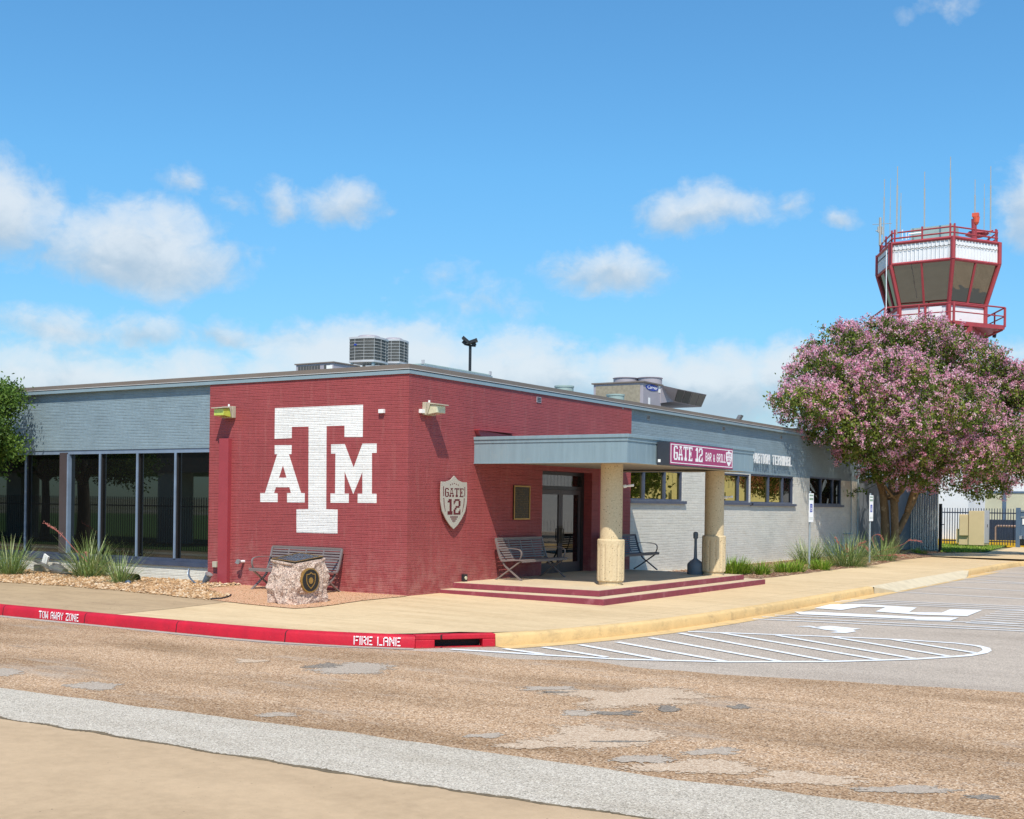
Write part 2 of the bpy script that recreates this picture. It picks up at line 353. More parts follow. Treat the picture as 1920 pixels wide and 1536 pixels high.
pm('hvac_coil_tan', (.30, .26, .19), .7, .25, 12, .3, 80)
pm('hvac_filter', (.20, .185, .165), .6, .2, 25)
pm('wire_line', (.45, .46, .46), .5)
pm('black_metal', (.02, .022, .026), .45, .2)
pm('iron_blue', (.03, .04, .065), .4, .2)
pm('gate_blue', (.09, .14, .21), .5, .1)
pm('bench_metal', (.19, .155, .145), .42, .12, 6, spec=.6)
pm('bench_blue', (.06, .055, .075), .4, .12, 6, spec=.6)
pm('fixture_tan', (.46, .42, .32), .5, .1, 8)
pm('lens_clear', (.62, .6, .42), .12, .15, 20, spec=.8, coat=.5)
pm('lens_green', (.50, .58, .08), .15, .25, 14, spec=.8, coat=.5)
pm('white_box', (.82, .82, .80), .4, .03)
pm('shield_grey', (.50, .47, .41), .45, .05, 5, metal=.25)
pm('cutout', (.10, .012, .018), .7, .3, 15)
pm('bronze_dark', (.05, .038, .025), .35, .3, 22, metal=.5)
pm('bronze', (.48, .30, .10), .35, .15, 12, metal=.8)
pm('plaque_relief', (.12, .085, .04), .4, .2, 12, metal=.6)
pm('sign_box', (.035, .042, .055), .45, .1)
pm('sign_maroon', (.36, .03, .13), .35, .03, 3)
pm('sign_white', (.85, .85, .85), .4, .02)
pm('letter_metal', (.72, .73, .74), .35, .03)
pm('steel', (.42, .44, .46), .35, .15, 8, metal=.7)
pm('galv', (.40, .45, .47), .45, .15, 8, metal=.5)
pm('ash_grey', (.13, .155, .185), .55, .1, 6)
pm('prop_grey', (.22, .21, .20), .4, .3, 8, metal=.5)
pm('elbow_blue', (.17, .22, .29), .35, .2, 8, metal=.5)
pm('rubber', (.02, .018, .017), .7, .2)
pm('sign_blue', (.02, .05, .35), .4, .02)
pm('sign_green', (.25, .36, .27), .4, .2, 60)
pm('cabinet', (.60, .47, .27), .55, .06, 2)
pm('yellow', (.75, .46, .03), .55, .1, 5)
pm('bark', (.20, .135, .07), .85, .35, 9, .7, 30, col2=(.40, .30, .18), f2=(.55, .7), s2=5, streak=True)
pm('bark_dark', (.07, .055, .04), .9, .3, 9, .6, 30)
pm('beige_wall', (.50, .49, .36), .7, .1, 1)
pm('grey_render', (.175, .195, .22), .7, .12, 2)
pm('tower_red', (.36, .05, .06), .5, .12, 3)
pm('tower_white', (.76, .76, .77), .45, .05, 2)
pm('orange', (.70, .11, .055), .4, .08, 5)
pm('antenna', (.38, .38, .36), .5, .1)
pm('rust', (.33, .22, .17), .6, .2, 5)
pm('car_paint', (.03, .035, .04), .25, .05, coat=.8)
pm('car_white', (.7, .7, .7), .25, .05, coat=.8)
pm('concrete_wall', (.42, .40, .36), .8, .15, 1.5)
leafmat('leaf_dark', [(.03, .06, .01), (.07, .13, .02), (.14, .24, .035), (.24, .35, .07)], trans=.3)
leafmat('leaf_myrtle', [(.04, .065, .01), (.10, .15, .02), (.20, .24, .035), (.36, .30, .07)], trans=.22)
leafmat('blossom', [(.58, .19, .31), (.76, .34, .46), (.86, .50, .59), (.92, .71, .75)], rough=.7, trans=.35, spec=.1)
leafmat('yucca', [(.08, .13, .035), (.17, .25, .06), (.32, .40, .14), (.58, .58, .34)], trans=.15)
leafmat('liriope', [(.07, .16, .01), (.16, .30, .02), (.30, .42, .04), (.50, .45, .14)], trans=.2)
leafmat('coral', [(.42, .12, .10), (.62, .24, .19)], trans=.1)
leafmat('stones', [(.20, .12, .065), (.40, .23, .105), (.50, .32, .17), (.64, .51, .36)], rough=.8, trans=0.)
leafmat('chips', [(.10, .05, .03), (.25, .12, .07), (.36, .22, .14), (.48, .36, .24)], rough=.9, trans=0.)
def sheetmetal():
    m, t, b = newmat('sheet_metal'); pos = objpos(t)
    mp = t.new('ShaderNodeMapping'); t.link(pos, mp.inputs[0]); mp.inputs['Scale'].default_value = (9, 9, .8)
    n = t.noise(mp.outputs[0], 1.2, 5, .6)
    c = t.mix(n, (.35, .38, .42), (.90, .91, .92)); t.link(c, b.inputs['Base Color'])
    b.inputs['Metallic'].default_value = .8; b.inputs['Roughness'].default_value = .27
    bn = t.new('ShaderNodeBump'); bn.inputs['Strength'].default_value = .5; bn.inputs['Distance'].default_value = .03
    t.link(t.noise(mp.outputs[0], .8, 2), bn.inputs['Height']); t.link(bn.outputs[0], b.inputs['Normal'])
sheetmetal()

# ---------------------------------------------------------------- mesh helpers
class MB:
    def __init__(s): s.v = []; s.f = []; s.m = []; s.tone = []
    def add(s, vs, fs, tone=None, mi=0):
        b = len(s.v); s.v += [tuple(v) for v in vs]; s.f += [tuple(i+b for i in f) for f in fs]
        s.m += [mi]*len(fs); s.tone += [tone if tone is not None else .5]*len(fs); return s
    def box(s, x0, y0, z0, x1, y1, z1, M_=None, mi=0):
        vs = [Vector((x, y, z)) for z in (z0, z1) for y in (y0, y1) for x in (x0, x1)]
        if M_: vs = [M_ @ v for v in vs]
        return s.add(vs, [(0, 2, 3, 1), (4, 5, 7, 6), (0, 1, 5, 4), (2, 6, 7, 3), (0, 4, 6, 2), (1, 3, 7, 5)], mi=mi)
    def quad(s, a, b, c, d, tone=None): return s.add([a, b, c, d], [(0, 1, 2, 3)], tone)
    def prism(s, poly, off):
        """poly: 3d points of a flat outline, off: extrusion vector"""
        n = len(poly); vs = [Vector(p) for p in poly] + [Vector(p)+Vector(off) for p in poly]
        return s.add(vs, [tuple(range(n))[::-1], tuple(range(n, 2*n))] + [(i, (i+1) % n, n+(i+1) % n, n+i) for i in range(n)])
    def tube(s, pts, r, segs=8, cap=True, tone=None, flat=1.):
        pts = [Vector(p) for p in pts]; rs = r if isinstance(r, (list, tuple)) else [r]*len(pts)
        vs = []; prev = None
        for i, p in enumerate(pts):
            d = (pts[min(i+1, len(pts)-1)] - pts[max(i-1, 0)]).normalized()
            if prev is None:
                a = Vector((0, 0, 1)) if abs(d.z) < .9 else Vector((1, 0, 0))
                u = d.cross(a).normalized()
            else: u = (prev - d*prev.dot(d)).normalized()
            prev = u; w = d.cross(u)
            for k in range(segs):
                t = 2*math.pi*k/segs; vs.append(p + u*math.cos(t)*rs[i] + w*math.sin(t)*rs[i]*flat)
        fs = []
        for i in range(len(pts)-1):
            for k in range(segs):
                a = i*segs+k; b = i*segs+(k+1) % segs; fs.append((a, b, b+segs, a+segs))
        if cap: fs += [tuple(range(segs))[::-1], tuple(range((len(pts)-1)*segs, len(pts)*segs))]
        return s.add(vs, fs, tone)
    def lathe(s, prof, c=(0, 0, 0), segs=24, phase=0., mod=None):
        vs = []; c = Vector(c)
        for (r, z) in prof:
            for k in range(segs):
                t = 2*math.pi*k/segs+phase; rr = r*(mod(k, z) if mod else 1)
                vs.append(c+Vector((rr*math.cos(t), rr*math.sin(t), z)))
        fs = []
        for i in range(len(prof)-1):
            for k in range(segs):
                a = i*segs+k; b = i*segs+(k+1) % segs; fs.append((a, b, b+segs, a+segs))
        fs += [tuple(range(segs))[::-1], tuple(range((len(prof)-1)*segs, len(prof)*segs))]
        return s.add(vs, fs)
    def build(s, name, mat, parent=None, loc=None, smooth=False, bevel=0., xf=None):
        me = bpy.data.meshes.new(name)
        vs = s.v if xf is None else [tuple(xf @ Vector(v)) for v in s.v]
        me.from_pydata(vs, [], s.f)
        mats = mat if isinstance(mat, (list, tuple)) else [mat]
        for x in mats: me.materials.append(MATS[x])
        if len(mats) > 1: me.polygons.foreach_set('material_index', s.m)
        at = me.attributes.new('tone', 'FLOAT', 'FACE'); at.data.foreach_set('value', s.tone)
        if smooth: me.polygons.foreach_set('use_smooth', [True]*len(me.polygons))
        me.update()
        o = bpy.data.objects.new(name, me); COL.objects.link(o)
        if parent:
            o.parent = parent
            if loc is None: pass
        if loc is not None: o.location = loc
        if bevel:
            b = o.modifiers.new('bevel', 'BEVEL'); b.width = bevel; b.segments = 2; b.limit_method = 'ANGLE'
        if smooth:
            try: me.set_sharp_from_angle(angle=R(40))
            except Exception: pass
        return o
def tag(o, label=None, cat=None, group=None, kind=None):
    if label: o['label'] = label
    if cat: o['category'] = cat
    if group: o['group'] = group
    if kind: o['kind'] = kind
    return o
def empty(name, loc=(0, 0, 0), label=None, cat=None, group=None, rz=0.):
    o = bpy.data.objects.new(name, None); COL.objects.link(o); o.location = loc; o.rotation_euler.z = rz
    o.empty_display_size = .2
    return tag(o, label, cat, group)
def copy_tree(o, parent=None):
    c = o.copy(); COL.objects.link(c)
    if parent: c.parent = parent
    for ch in [x for x in bpy.data.objects if x.parent == o]: copy_tree(ch, c)
    return c
def part(mb, name, mat, parent, **k):
    """geometry written in world coordinates, parented to a thing whose Empty sits at its base"""
    loc = parent.location if parent.parent is None else Vector((0, 0, 0))
    root = parent
    off = Vector((0, 0, 0)); p = parent
    while p is not None: off += p.location; p = p.parent
    k.setdefault('xf', Matrix.Translation(-off))
    return mb.build(name, mat, parent, **k)

# bitmap glyphs in slab lettering
GL = {
'G': [".#####.", "##...##", "##.....", "##.....", "##.####", "##...##", "##...##", "##...##", ".#####."],
'A': ["..####..", "...##...", "..#..#..", "..#..#..", "..#..#..", ".######.", ".#....#.", "###..###", "###..###"],
'T': ["########", "#..##..#", "...##...", "...##...", "...##...", "...##...", "...##...", "..####..", "..####.."],
'E': ["#######", ".##...#", ".##....", ".##.#..", ".####..", ".##.#..", ".##....", ".##...#", "#######"],
'1': [".###.", "####.", "..##.", "..##.", "..##.", "..##.", "..##.", "#####", "#####"],
'2': [".#####.", "##...##", "#....##", ".....##", "..####.", ".##....", "##....#", "##...##", "#######"],
'B': ["######.", ".##..##", ".##..##", ".##..##", ".#####.", ".##..##", ".##..##", ".##..##", "######."],
'R': ["######..", ".##..##.", ".##..##.", ".##..##.", ".#####..", ".##.##..", ".##..##.", ".##..##.", "####.###"],
'I': ["####", ".##.", ".##.", ".##.", ".##.", ".##.", ".##.", ".##.", "####"],
'L': ["####...", ".##....", ".##....", ".##....", ".##....", ".##....", ".##...#", ".##...#", "#######"],
'&': [".......", "..###..", ".##.##.", ".##.##.", "..###..", ".##.#.#", "##..##.", "##..##.", ".###.##"],
' ': ["...."]*9,
}
SN = {  # plain stencil letters
'T': ["#####", "..#..", "..#..", "..#..", "..#..", "..#..", "..#.."], 'O': [".#.#.", "#...#", "#...#", "#...#", "#...#", "#...#", ".#.#."],
'W': ["#...#", "#...#", "#...#", "#.#.#", "#.#.#", "##.##", "#...#"], 'A': [".###.", "#...#", "#...#", "#.###", "#...#", "#...#", "#...#"],
'Y': ["#...#", "#...#", ".#.#.", "..#..", "..#..", "..#..", "..#.."], 'Z': ["#####", "....#", "...#.", "..#..", ".#...", "#....", "#####"],
'N': ["#...#", "##..#", "#.#.#", "#.#.#", "#..##", "#...#", "#...#"], 'E': ["#.###", "#....", "#....", "#.##.", "#....", "#....", "#.###"],
'F': ["#.###", "#....", "#....", "#.##.", "#....", "#....", "#...."], 'I': ["#", "#", "#", "#", "#", "#", "#"],
'R': ["#.##.", "#...#", "#...#", "#.##.", "#.#..", "#..#.", "#...#"], 'L': ["#....", "#....", "#....", "#....", "#....", "#....", "#.###"],
'V': ["#...#", "#...#", "#...#", "#...#", ".#.#.", ".#.#.", "..#.."], 'M': ["#...#", "##.##", "#.#.#", "#.#.#", "#...#", "#...#", "#...#"], ' ': ["..."]*7}
PL = dict(SN)
PL.update({'B': ["####.", "#...#", "#...#", "####.", "#...#", "#...#", "####."], 'A': ["..#..", ".#.#.", "#...#", "#...#", "#####", "#...#", "#...#"], 'R': ["####.", "#...#", "#...#", "####.", "#.#..", "#..#.", "#...#"], '&': [".....", ".##..", "#..#.", ".##..", "#.#.#", "#..#.", ".##.#"],
 'G': [".###.", "#...#", "#....", "#.###", "#...#", "#...#", ".###."], 'I': ["###", ".#.", ".#.", ".#.", ".#.", ".#.", "###"], 'L': ["#....", "#....", "#....", "#....", "#....", "#....", "#####"]})
def text_mesh(mb, s, font, org, du, dv, cell, cellv, depth, normal, gap=1):
    """write text as raised bars: org = top left corner, du right, dv down"""
    org = Vector(org); du = Vector(du); dv = Vector(dv); nn = Vector(normal)*depth; u = 0
    for ch in s:
        g = font[ch]
        for r_, row in enumerate(g):
            c = 0
            while c < len(row):
                if row[c] == '#':
                    e = c
                    while e < len(row) and row[e] == '#': e += 1
                    a = org + du*((u+c)*cell) + dv*(r_*cellv); b = org + du*((u+e)*cell) + dv*(r_*cellv)
                    mb.prism([a, b, b+dv*cellv, a+dv*cellv], nn); c = e
                else: c += 1
        u += len(g[0])+gap
    return u*cell
def text_w(s, font, gap=1): return sum(len(font[c][0])+gap for c in s)-gap

# ---------------------------------------------------------------- ground
def flat(name, pts, z, mat, kind='structure', **k):
    mb = MB(); mb.add([(p[0], p[1], z) for p in pts], [tuple(range(len(pts)))])
    o = mb.build(name, mat); 
    if kind: o['kind'] = kind
    return o
Z0 = -.25
flat('ground', [(-2500, -2500), (2500, -2500), (2500, 2500), (-2500, 2500)], Z0-.03, 'dry_field')
flat('parking_lot', [(-70, -70), (110, -70), (110, 75), (-70, 75)], Z0, 'asphalt')
def wob(pts, amp=.05, step=.25, seed=0, closed=False):
    o = []
    n = len(pts)
    for i in range(n if closed else n-1):
        a = Vector(pts[i][:2]); b = Vector(pts[(i+1) % n][:2]); k = max(1, int((b-a).length/step)); k = min(k, 400)
        d = (b-a).normalized(); nn = Vector((-d.y, d.x))
        for j in range(k):
            p = a.lerp(b, j/k); p = p + nn*amp*2*mnoise.noise(Vector((p.x*1.7+seed, p.y*1.7, seed))) + nn*amp*.8*mnoise.noise(Vector((p.x*9+seed, p.y*9, seed)))
            o.append(p)
    if not closed: o.append(Vector(pts[-1][:2]))
    return o
def g2(px, py): p = G(px, py); return Vector((p.x, p.y))
# brown chip-seal road
bt = [g2(*p) for p in [(-60, 1146), (0, 1157), (146, 1170), (329, 1191), (529, 1210), (775, 1221), (860, 1224), (960, 1236), (1100, 1240), (1180, 1251), (1400, 1268), (1560, 1277), (1760, 1290), (1920, 1299), (2000, 1303)]]
d0 = (bt[-1]-bt[-2]).normalized(); e1 = bt[-1] + d0*60
stop = [g2(*p) for p in [(0, 1292), (320, 1335), (640, 1375), (960, 1421), (1270, 1465), (1510, 1493), (1810, 1532)]]
sbot = [g2(*p) for p in [(0, 1350), (260, 1392), (480, 1428), (750, 1472), (960, 1502), (1180, 1536)]]
ds = (stop[0]-stop[3]).normalized(); de = (stop[-1]-stop[-2]).normalized()
de2 = (stop[-1]-stop[-3]).normalized(); be2 = (sbot[-1]-sbot[-3]).normalized()
top_line = [stop[0]+ds*45] + stop + [stop[-1]+de2*60]
bot_line = [sbot[0]+ds*45] + sbot + [sbot[-1]+be2*60]
upper = [Vector((-60, bt[0].y+.2))] + bt + [e1]
flat('road', wob(upper, .045, .3, 3) + wob(top_line, .02, .3, 5)[::-1], Z0+.004, 'chipseal')
flat('pavement_strip', wob(top_line, .02, .2, 5) + wob(bot_line, .03, .15, 8)[::-1], Z0+.014, 'light_strip')
flat('concrete_slab', wob(bot_line, .03, .15, 8) + [Vector((70, -60)), Vector((-60, -60))], Z0+.018, 'slab')
def norms_(pl):
    o = []
    for i in range(len(pl)):
        d = (pl[min(i+1, len(pl)-1)]-pl[max(i-1, 0)]).normalized(); o.append(Vector((-d.y, d.x)))
    return o
# dirt and weeds in the joint between strip and slab
mb = MB()
rd = random.Random(4)
bl = wob(bot_line, .03, .15, 8)
fine_ = []
for i in range(len(bl)-1):
    if (bl[i]-Vector((8, -12.5))).length > 17: continue
    for k in range(6): fine_.append(bl[i].lerp(bl[i+1], k/6))
fn_ = norms_(fine_); vs = []
for i, (p, n_) in enumerate(zip(fine_, fn_)):
    w1 = max(.002, .035+.06*mnoise.noise(Vector((i*.05, 0, 3)))+.035*mnoise.noise(Vector((i*.7, 0, 1)))); w2 = max(.002, .014+.03*mnoise.noise(Vector((i*.13, 5, 3)))+.02*mnoise.noise(Vector((i*.9, 2, 1))))
    vs += [(p.x+n_.x*w1, p.y+n_.y*w1, Z0+.0205), (p.x-n_.x*w2, p.y-n_.y*w2, Z0+.0205)]
mb.add(vs, [(2*i, 2*i+1, 2*i+3, 2*i+2) for i in range(len(fine_)-1)])
tag(mb.build('joint_dirt', 'dirt'), 'line of dark dirt and crumbs in the joint beside the pale strip', 'dirt', kind='stuff')
# road patches
def patch(px, py, rx, ry, mat, lvl, seed, rag=.55):
    pts = []
    for i in range(60):
        t = 2*math.pi*i/60; k = 1+rag*mnoise.noise(Vector((math.cos(t)*1.3+seed, math.sin(t)*1.3, seed)))*1.4+rag*.5*mnoise.noise(Vector((math.cos(t)*6+seed, math.sin(t)*6, seed)))
        p = G(px+rx*k*math.cos(t), py+ry*k*math.sin(t)); pts.append(p)
    c_ = sum(pts, Vector())/len(pts); rings = [0, .35, .6, .8, 1.]; vs = []; rim = []; n_ = len(pts); z_ = Z0+.0045+.0012*lvl
    for q in rings[1:]:
        for p in pts: r_ = c_.lerp(p, q); vs.append((r_.x, r_.y, z_)); rim.append(max(0, (q-.35)/.65)**1.3)
    vs.append((c_.x, c_.y, z_)); rim.append(0); fs = [(len(vs)-1, k, (k+1) % n_) for k in range(n_)]
    for j in range(len(rings)-2):
        for k in range(n_): fs.append((j*n_+k, (j+1)*n_+k, (j+1)*n_+(k+1) % n_, j*n_+(k+1) % n_))
    mb = MB(); mb.add(vs, fs); o = mb.build('road_patch', mat); o['kind'] = 'structure'
    at = o.data.attributes.new('rim', 'FLOAT', 'POINT'); at.data.foreach_set('value', rim); return o
for i, a in enumerate([(178, 1287, 62, 8, 'patch_grey', 2), (655, 1255, 88, 9, 'patch_grey', 2), (615, 1251, 42, 6, 'patch_dark', 1), (470, 1240, 42, 4, 'patch_pale', 2), (10, 1261, 44, 8, 'patch_grey', 2),
    (0, 1302, 60, 7, 'patch_grey', 2), (522, 1341, 48, 6, 'patch_grey', 2), (1195, 1309, 195, 22, 'patch_pale', 2), (1030, 1292, 62, 5, 'patch_grey', 3), (1262, 1330, 26, 7, 'patch_dark', 4), (1384, 1327, 24, 5, 'patch_dark', 2),
    (1168, 1339, 46, 6, 'patch_dark', 3), (1086, 1337, 40, 7, 'patch_grey', 2), (1115, 1384, 132, 27, 'patch_pale', 2), (1010, 1397, 80, 9, 'patch_pale', 3), (900, 1381, 42, 5, 'patch_grey', 2), (1340, 1410, 62, 8, 'patch_grey', 2),
    (1215, 1425, 66, 10, 'patch_grey', 4), (1330, 1438, 130, 17, 'patch_pale', 3), (1520, 1462, 150, 15, 'patch_pale', 2), (1700, 1482, 110, 9, 'patch_grey', 3), (1842, 1496, 50, 5, 'patch_dark', 2), (1150, 1392, 60, 2, 'patch_dark', 4), (1045, 1299, 40, 2, 'patch_dark', 4)]):
    patch(*a, seed=i*3.7+1)

# kerb line (foot of the kerb)
foot = [Vector(p) for p in [(-60, -5.97), (-20, -5.97), (-4.6, -5.97), (-1.3, -5.97), (.6, -5.97), (2.2, -5.9), (3.3, -5.62), (4.19, -5.24)]]
inlet = [Vector((4.19, -5.24)), Vector((4.98, -4.28))]
yel = [Vector(p) for p in [(4.98, -4.28), (5.34, -3.5), (5.68, -2.2), (5.93, -.8), (6.08, 1.), (6.17, 3.), (6.2, 5), (6.2, 11.0)]]
yel2 = [Vector(p) for p in [(6.2, 21.5), (6.2, 26), (6.2, 29.5), (6.35, 30.5), (6.9, 31.2), (8, 31.6), (30, 31.8)]]
def refine(pl, st=.4):
    o = []
    for i in range(len(pl)-1):
        k = max(1, int((pl[i+1]-pl[i]).length/st)); k = min(k, 60)
        for j in range(k): o.append(pl[i].lerp(pl[i+1], j/k))
    o.append(pl[-1]); 
    for it in range(2):
        o = [o[0]] + [(o[i-1]+o[i]*2+o[i+1])/4 for i in range(1, len(o)-1)] + [o[-1]]
    return o
def norms(pl):
    o = []
    for i in range(len(pl)):
        d = (pl[min(i+1, len(pl)-1)]-pl[max(i-1, 0)]).normalized(); o.append(Vector((-d.y, d.x)))
    return o
def kerb(name, pl, mat, prof, topz=None):
    """sweep profile [(inset, z)] along a line; inset grows towards the pavement"""
    ns = norms(pl); mb = MB(); vs = []
    for i, (p, n) in enumerate(zip(pl, ns)):
        for (u, z) in prof:
            q = p+n*u; vs.append((q.x, q.y, z))
    k = len(prof); fs = []
    for i in range(len(pl)-1):
        for j in range(k-1): fs.append((i*k+j, i*k+k+j, i*k+k+j+1, i*k+j+1))
    fs += [tuple(range(k)), tuple(range((len(pl)-1)*k, len(pl)*k))[::-1]]
    mb.add(vs, fs); return mb.build(name, mat, smooth=True)
PRO = [(0, Z0-.02), (.0, Z0+.02), (.015, -.115), (.03, -.085), (.06, -.066), (.17, -.062), (.17, -.12)]
rl = refine(foot); yl = refine(yel); yl2 = refine(yel2)
k1 = kerb('red_kerb', rl, 'curb_red', PRO); tag(k1, 'long red painted kerb along the brown road with white stencilled letters', 'kerb')
k2 = kerb('yellow_kerb', yl, 'curb_yellow', PRO); tag(k2, 'worn yellow kerb curving round the near corner by the hatched paint', 'kerb')
k3 = kerb('yellow_kerb', yl2, 'curb_yellow', PRO); tag(k3, 'short far stretch of pale kerb beyond the ramp, half in tree shade', 'kerb')
# gutter apron
def offset(pl, d): return [p+n*d for p, n in zip(pl, norms(pl))]
gl_ = yl + [Vector((6.2, 14)), Vector((6.2, 18)), Vector((6.2, 21.5))] + yl2[1:9]
flat('gutter', gl_ + offset(gl_, -.34)[::-1], Z0+.006, 'curb_yellow')
flat('gutter_edge', wob(offset(rl, -.16)[-46:], .012, .2) + [Vector((4.19, -5.24))] + rl[::-1][:46], Z0+.0065, 'verge_grey')
# sidewalk plane (falls gently away from the walls)
cr_in = offset(rl, .165); in_in = [Vector((4.12, -5.1)), Vector((4.83, -4.2))]; yl_in = offset(yl, .165)
hip = Vector((4.42, -4.42))
mb = MB()
fr = [Vector((-60, .3))] + cr_in[:-1] + [Vector((3.98, -5.02)), hip, Vector((0, 0)), Vector((0, .3))]
mb.add([(p.x, p.y, .012*min(p.y, 0)) for p in fr], [tuple(range(len(fr)))])
rg = [Vector((0, 0)), hip, Vector((4.78, -4.16))] + yl_in[1:] + [Vector((6.03, 11.0)), Vector((6.03, 21.5))] + [p for p in offset(yl2, .165)[:22]]
last = rg[-1]; rg += [Vector((last.x, 36)), Vector((0, 36))]
mb.add([(p.x, p.y, -.012*p.x) for p in rg], [tuple(range(len(rg)))])
mb.add([(-60, .3, 0), (0, .3, 0), (0, 36, 0), (-60, 36, 0)], [(0, 1, 2, 3)])
sw = mb.build('sidewalk', 'sidewalk'); sw['kind'] = 'structure'
# ramp at the dropped kerb
mb = MB()
mb.add([(6.03, 11, -.072), (6.03, 21.5, -.072), (6.42, 20.2, Z0+.009), (6.42, 12.3, Z0+.009)], [(0, 3, 2, 1)])
mb.add([(6.03, 11, -.072), (6.2, 11, -.075), (6.42, 12.3, Z0+.009)], [(0, 1, 2)]); mb.add([(6.2, 11, -.075), (6.2, 11.02, Z0), (6.42, 12.3, Z0+.009)], [(0, 1, 2)])
mb.add([(6.03, 21.5, -.072), (6.2, 21.5, -.075), (6.42, 20.2, Z0+.009)], [(0, 2, 1)]); mb.add([(6.2, 21.5, -.075), (6.2, 21.48, Z0), (6.42, 20.2, Z0+.009)], [(0, 2, 1)])
mb.build('ramp', 'curb_top')['kind'] = 'structure'
def s2(px, py): p = SW(px, py); return Vector((p.x, p.y))
def swflat(name, pts, dz, mat, kind='structure'):
    mb = MB(); mb.add([(p[0], p[1], gz(p[0], p[1])+dz) for p in pts], [tuple(range(len(pts)))])
    o = mb.build(name, mat)
    if kind: o['kind'] = kind
    return o
old = [s2(417, 1130), s2(233, 1152)] ; old = [Vector((-60, -1.2)), s2(417, 1130), s2(238, 1153), Vector((-60, -5.79))]
old = [Vector((-2.0, -1.2))] + [s2(417, 1130), s2(330, 1141), Vector((-1.72, -5.79)), Vector((-60, -5.79)), Vector((-60, -1.2))]
swflat('sidewalk_old', old, .004, 'sidewalk_old')
be = [s2(*p) for p in [(0, 1092.5), (120, 1100), (240, 1110), (387, 1125.5), (415, 1124), (433, 1118.5)]]
bed = [Vector((-60, .1)), Vector((-60, be[0].y))] + wob(be, .05, .2, 2) + [s2(396, 1111), s2(390, 1104), s2(448, 1099), Vector((-4.5, .1))]
swflat('gravel_bed', bed, .008, 'bed_base')
dg = [s2(448, 1099), s2(390, 1104), s2(396, 1111), s2(433, 1118.5), s2(396, 1125)] + wob([s2(396, 1125.5), s2(470, 1134), s2(554, 1142), s2(600, 1139), s2(680, 1127), s2(762, 1118.5)], .03, .2, 6) + [Vector((.0, 0.)), Vector((-4.5, 0))]
swflat('granite_path', dg, .012, 'granite_gravel')
# black edging
for lab, pts in (('short curved black edging strip at the tip of the stone bed', [(395, 1125.5), (415, 1124.5), (430, 1120.5), (433, 1117.5)]), ('long thin black edging strip between stone bed and red wall', [(378, 1102), (400, 1100), (430, 1098.5), (448, 1097.5)])):
    mb = MB(); mb.tube([SW(*p)+Vector((0, 0, .025)) for p in pts], .018, 6)
    tag(mb.build('edging_strip', 'black_metal'), lab, 'edging', 'garden edging')
# right-hand mulch bed
mr = [s2(*p) for p in [(1425, 1087), (1500, 1079), (1560, 1068), (1650, 1058), (1700, 1048), (1770, 1041)]]
mbed = [Vector((.0, 9.9)), Vector((3.0, 9.9)), Vector((3.0, 11.5)), Vector((3.05, 14.2)), Vector((3.0, 17.9)), Vector((3.1, 20.2)), Vector((3.0, 22.8)), Vector((2.75, 26)), Vector((2.7, 30)), Vector((2.9, 34)), Vector((2.6, 36.6)), Vector((0, 37))]
swflat('mulch_bed', [Vector((0, 9.9))] + wob(mbed[1:-1], .05, .3, 4) + [Vector((0, 37))], .006, 'mulch')
# mound under the tree
mb = MB(); N = 26
for r_, z in ((0, .16), (.5, .14), (1.1, .07), (1.7, -.01)):
    for k in range(N):
        t = 2*math.pi*k/N; mb.v.append((1.15+r_*math.cos(t), 30.8+r_*1.5*math.sin(t), z+.02*mnoise.noise(Vector((k*.5, r_*3, 0)))))
for i in range(3):
    for k in range(N):
        a = i*N+k; b = i*N+(k+1) % N; mb.f.append((a, a+N, b+N, b)); mb.m.append(0); mb.tone.append(.5)
mb.build('mulch_mound', 'mulch', smooth=True)['kind'] = 'structure'
# loose stones and chips
def inpoly(p, poly):
    c = False; n = len(poly)
    for i in range(n):
        a = poly[i]; b = poly[i-1]
        if (a.y > p.y) != (b.y > p.y) and p.x < (b.x-a.x)*(p.y-a.y)/(b.y-a.y)+a.x: c = not c
    return c
def scatter(name, poly, n, smin, smax, mat, label, cat, xr, yr, flatn=.6, seed=1):
    mb = MB(); rd = random.Random(seed); k = 0; tries = 0
    while k < n and tries < n*12:
        tries += 1
        p = Vector((rd.uniform(*xr), rd.uniform(*yr)))
        if not inpoly(p, poly): continue
        k += 1; s_ = rd.uniform(smin, smax)*(1 if rd.random() < .9 else 1.5); z = gz(p.x, p.y)+.012
        a = rd.random()*6.3; vs = []
        for i, (ux, uy, uz) in enumerate([(1, 0, 0), (0, 1, 0), (-1, 0, 0), (0, -1, 0), (.1, .1, 1), (0, 0, -.6)]):
            x_ = ux*s_*rd.uniform(.7, 1.3); y_ = uy*s_*rd.uniform(.5, 1.0); 
            vs.append((p.x+x_*math.cos(a)-y_*math.sin(a)+rd.uniform(-.3, .3)*s_, p.y+x_*math.sin(a)+y_*math.cos(a), z+uz*s_*flatn*rd.uniform(.7, 1.3)+s_*.3))
        mb.add(vs, [(0, 1, 4), (1, 2, 4), (2, 3, 4), (3, 0, 4), (1, 0, 5), (2, 1, 5), (3, 2, 5), (0, 3, 5)], rd.random())
    tag(mb.build(name, mat), label, cat, kind='stuff')
scatter('gravel', bed, 9000, .018, .045, 'stones', 'tan and cream river stones filling the bed below the long window', 'gravel', (-14.5, -2.4), (-3.1, .1), seed=3)
scatter('mulch', mbed, 5200, .015, .045, 'chips', 'brown bark mulch and leaf litter in the bed along the grey wall', 'mulch', (0, 3.3), (9.9, 37), .3, seed=5)
scatter('fine_gravel', dg, 2500, .006, .012, 'stones', 'fine orange decomposed granite round the boulder', 'gravel', (-5, .3), (-3.5, 0), seed=8)

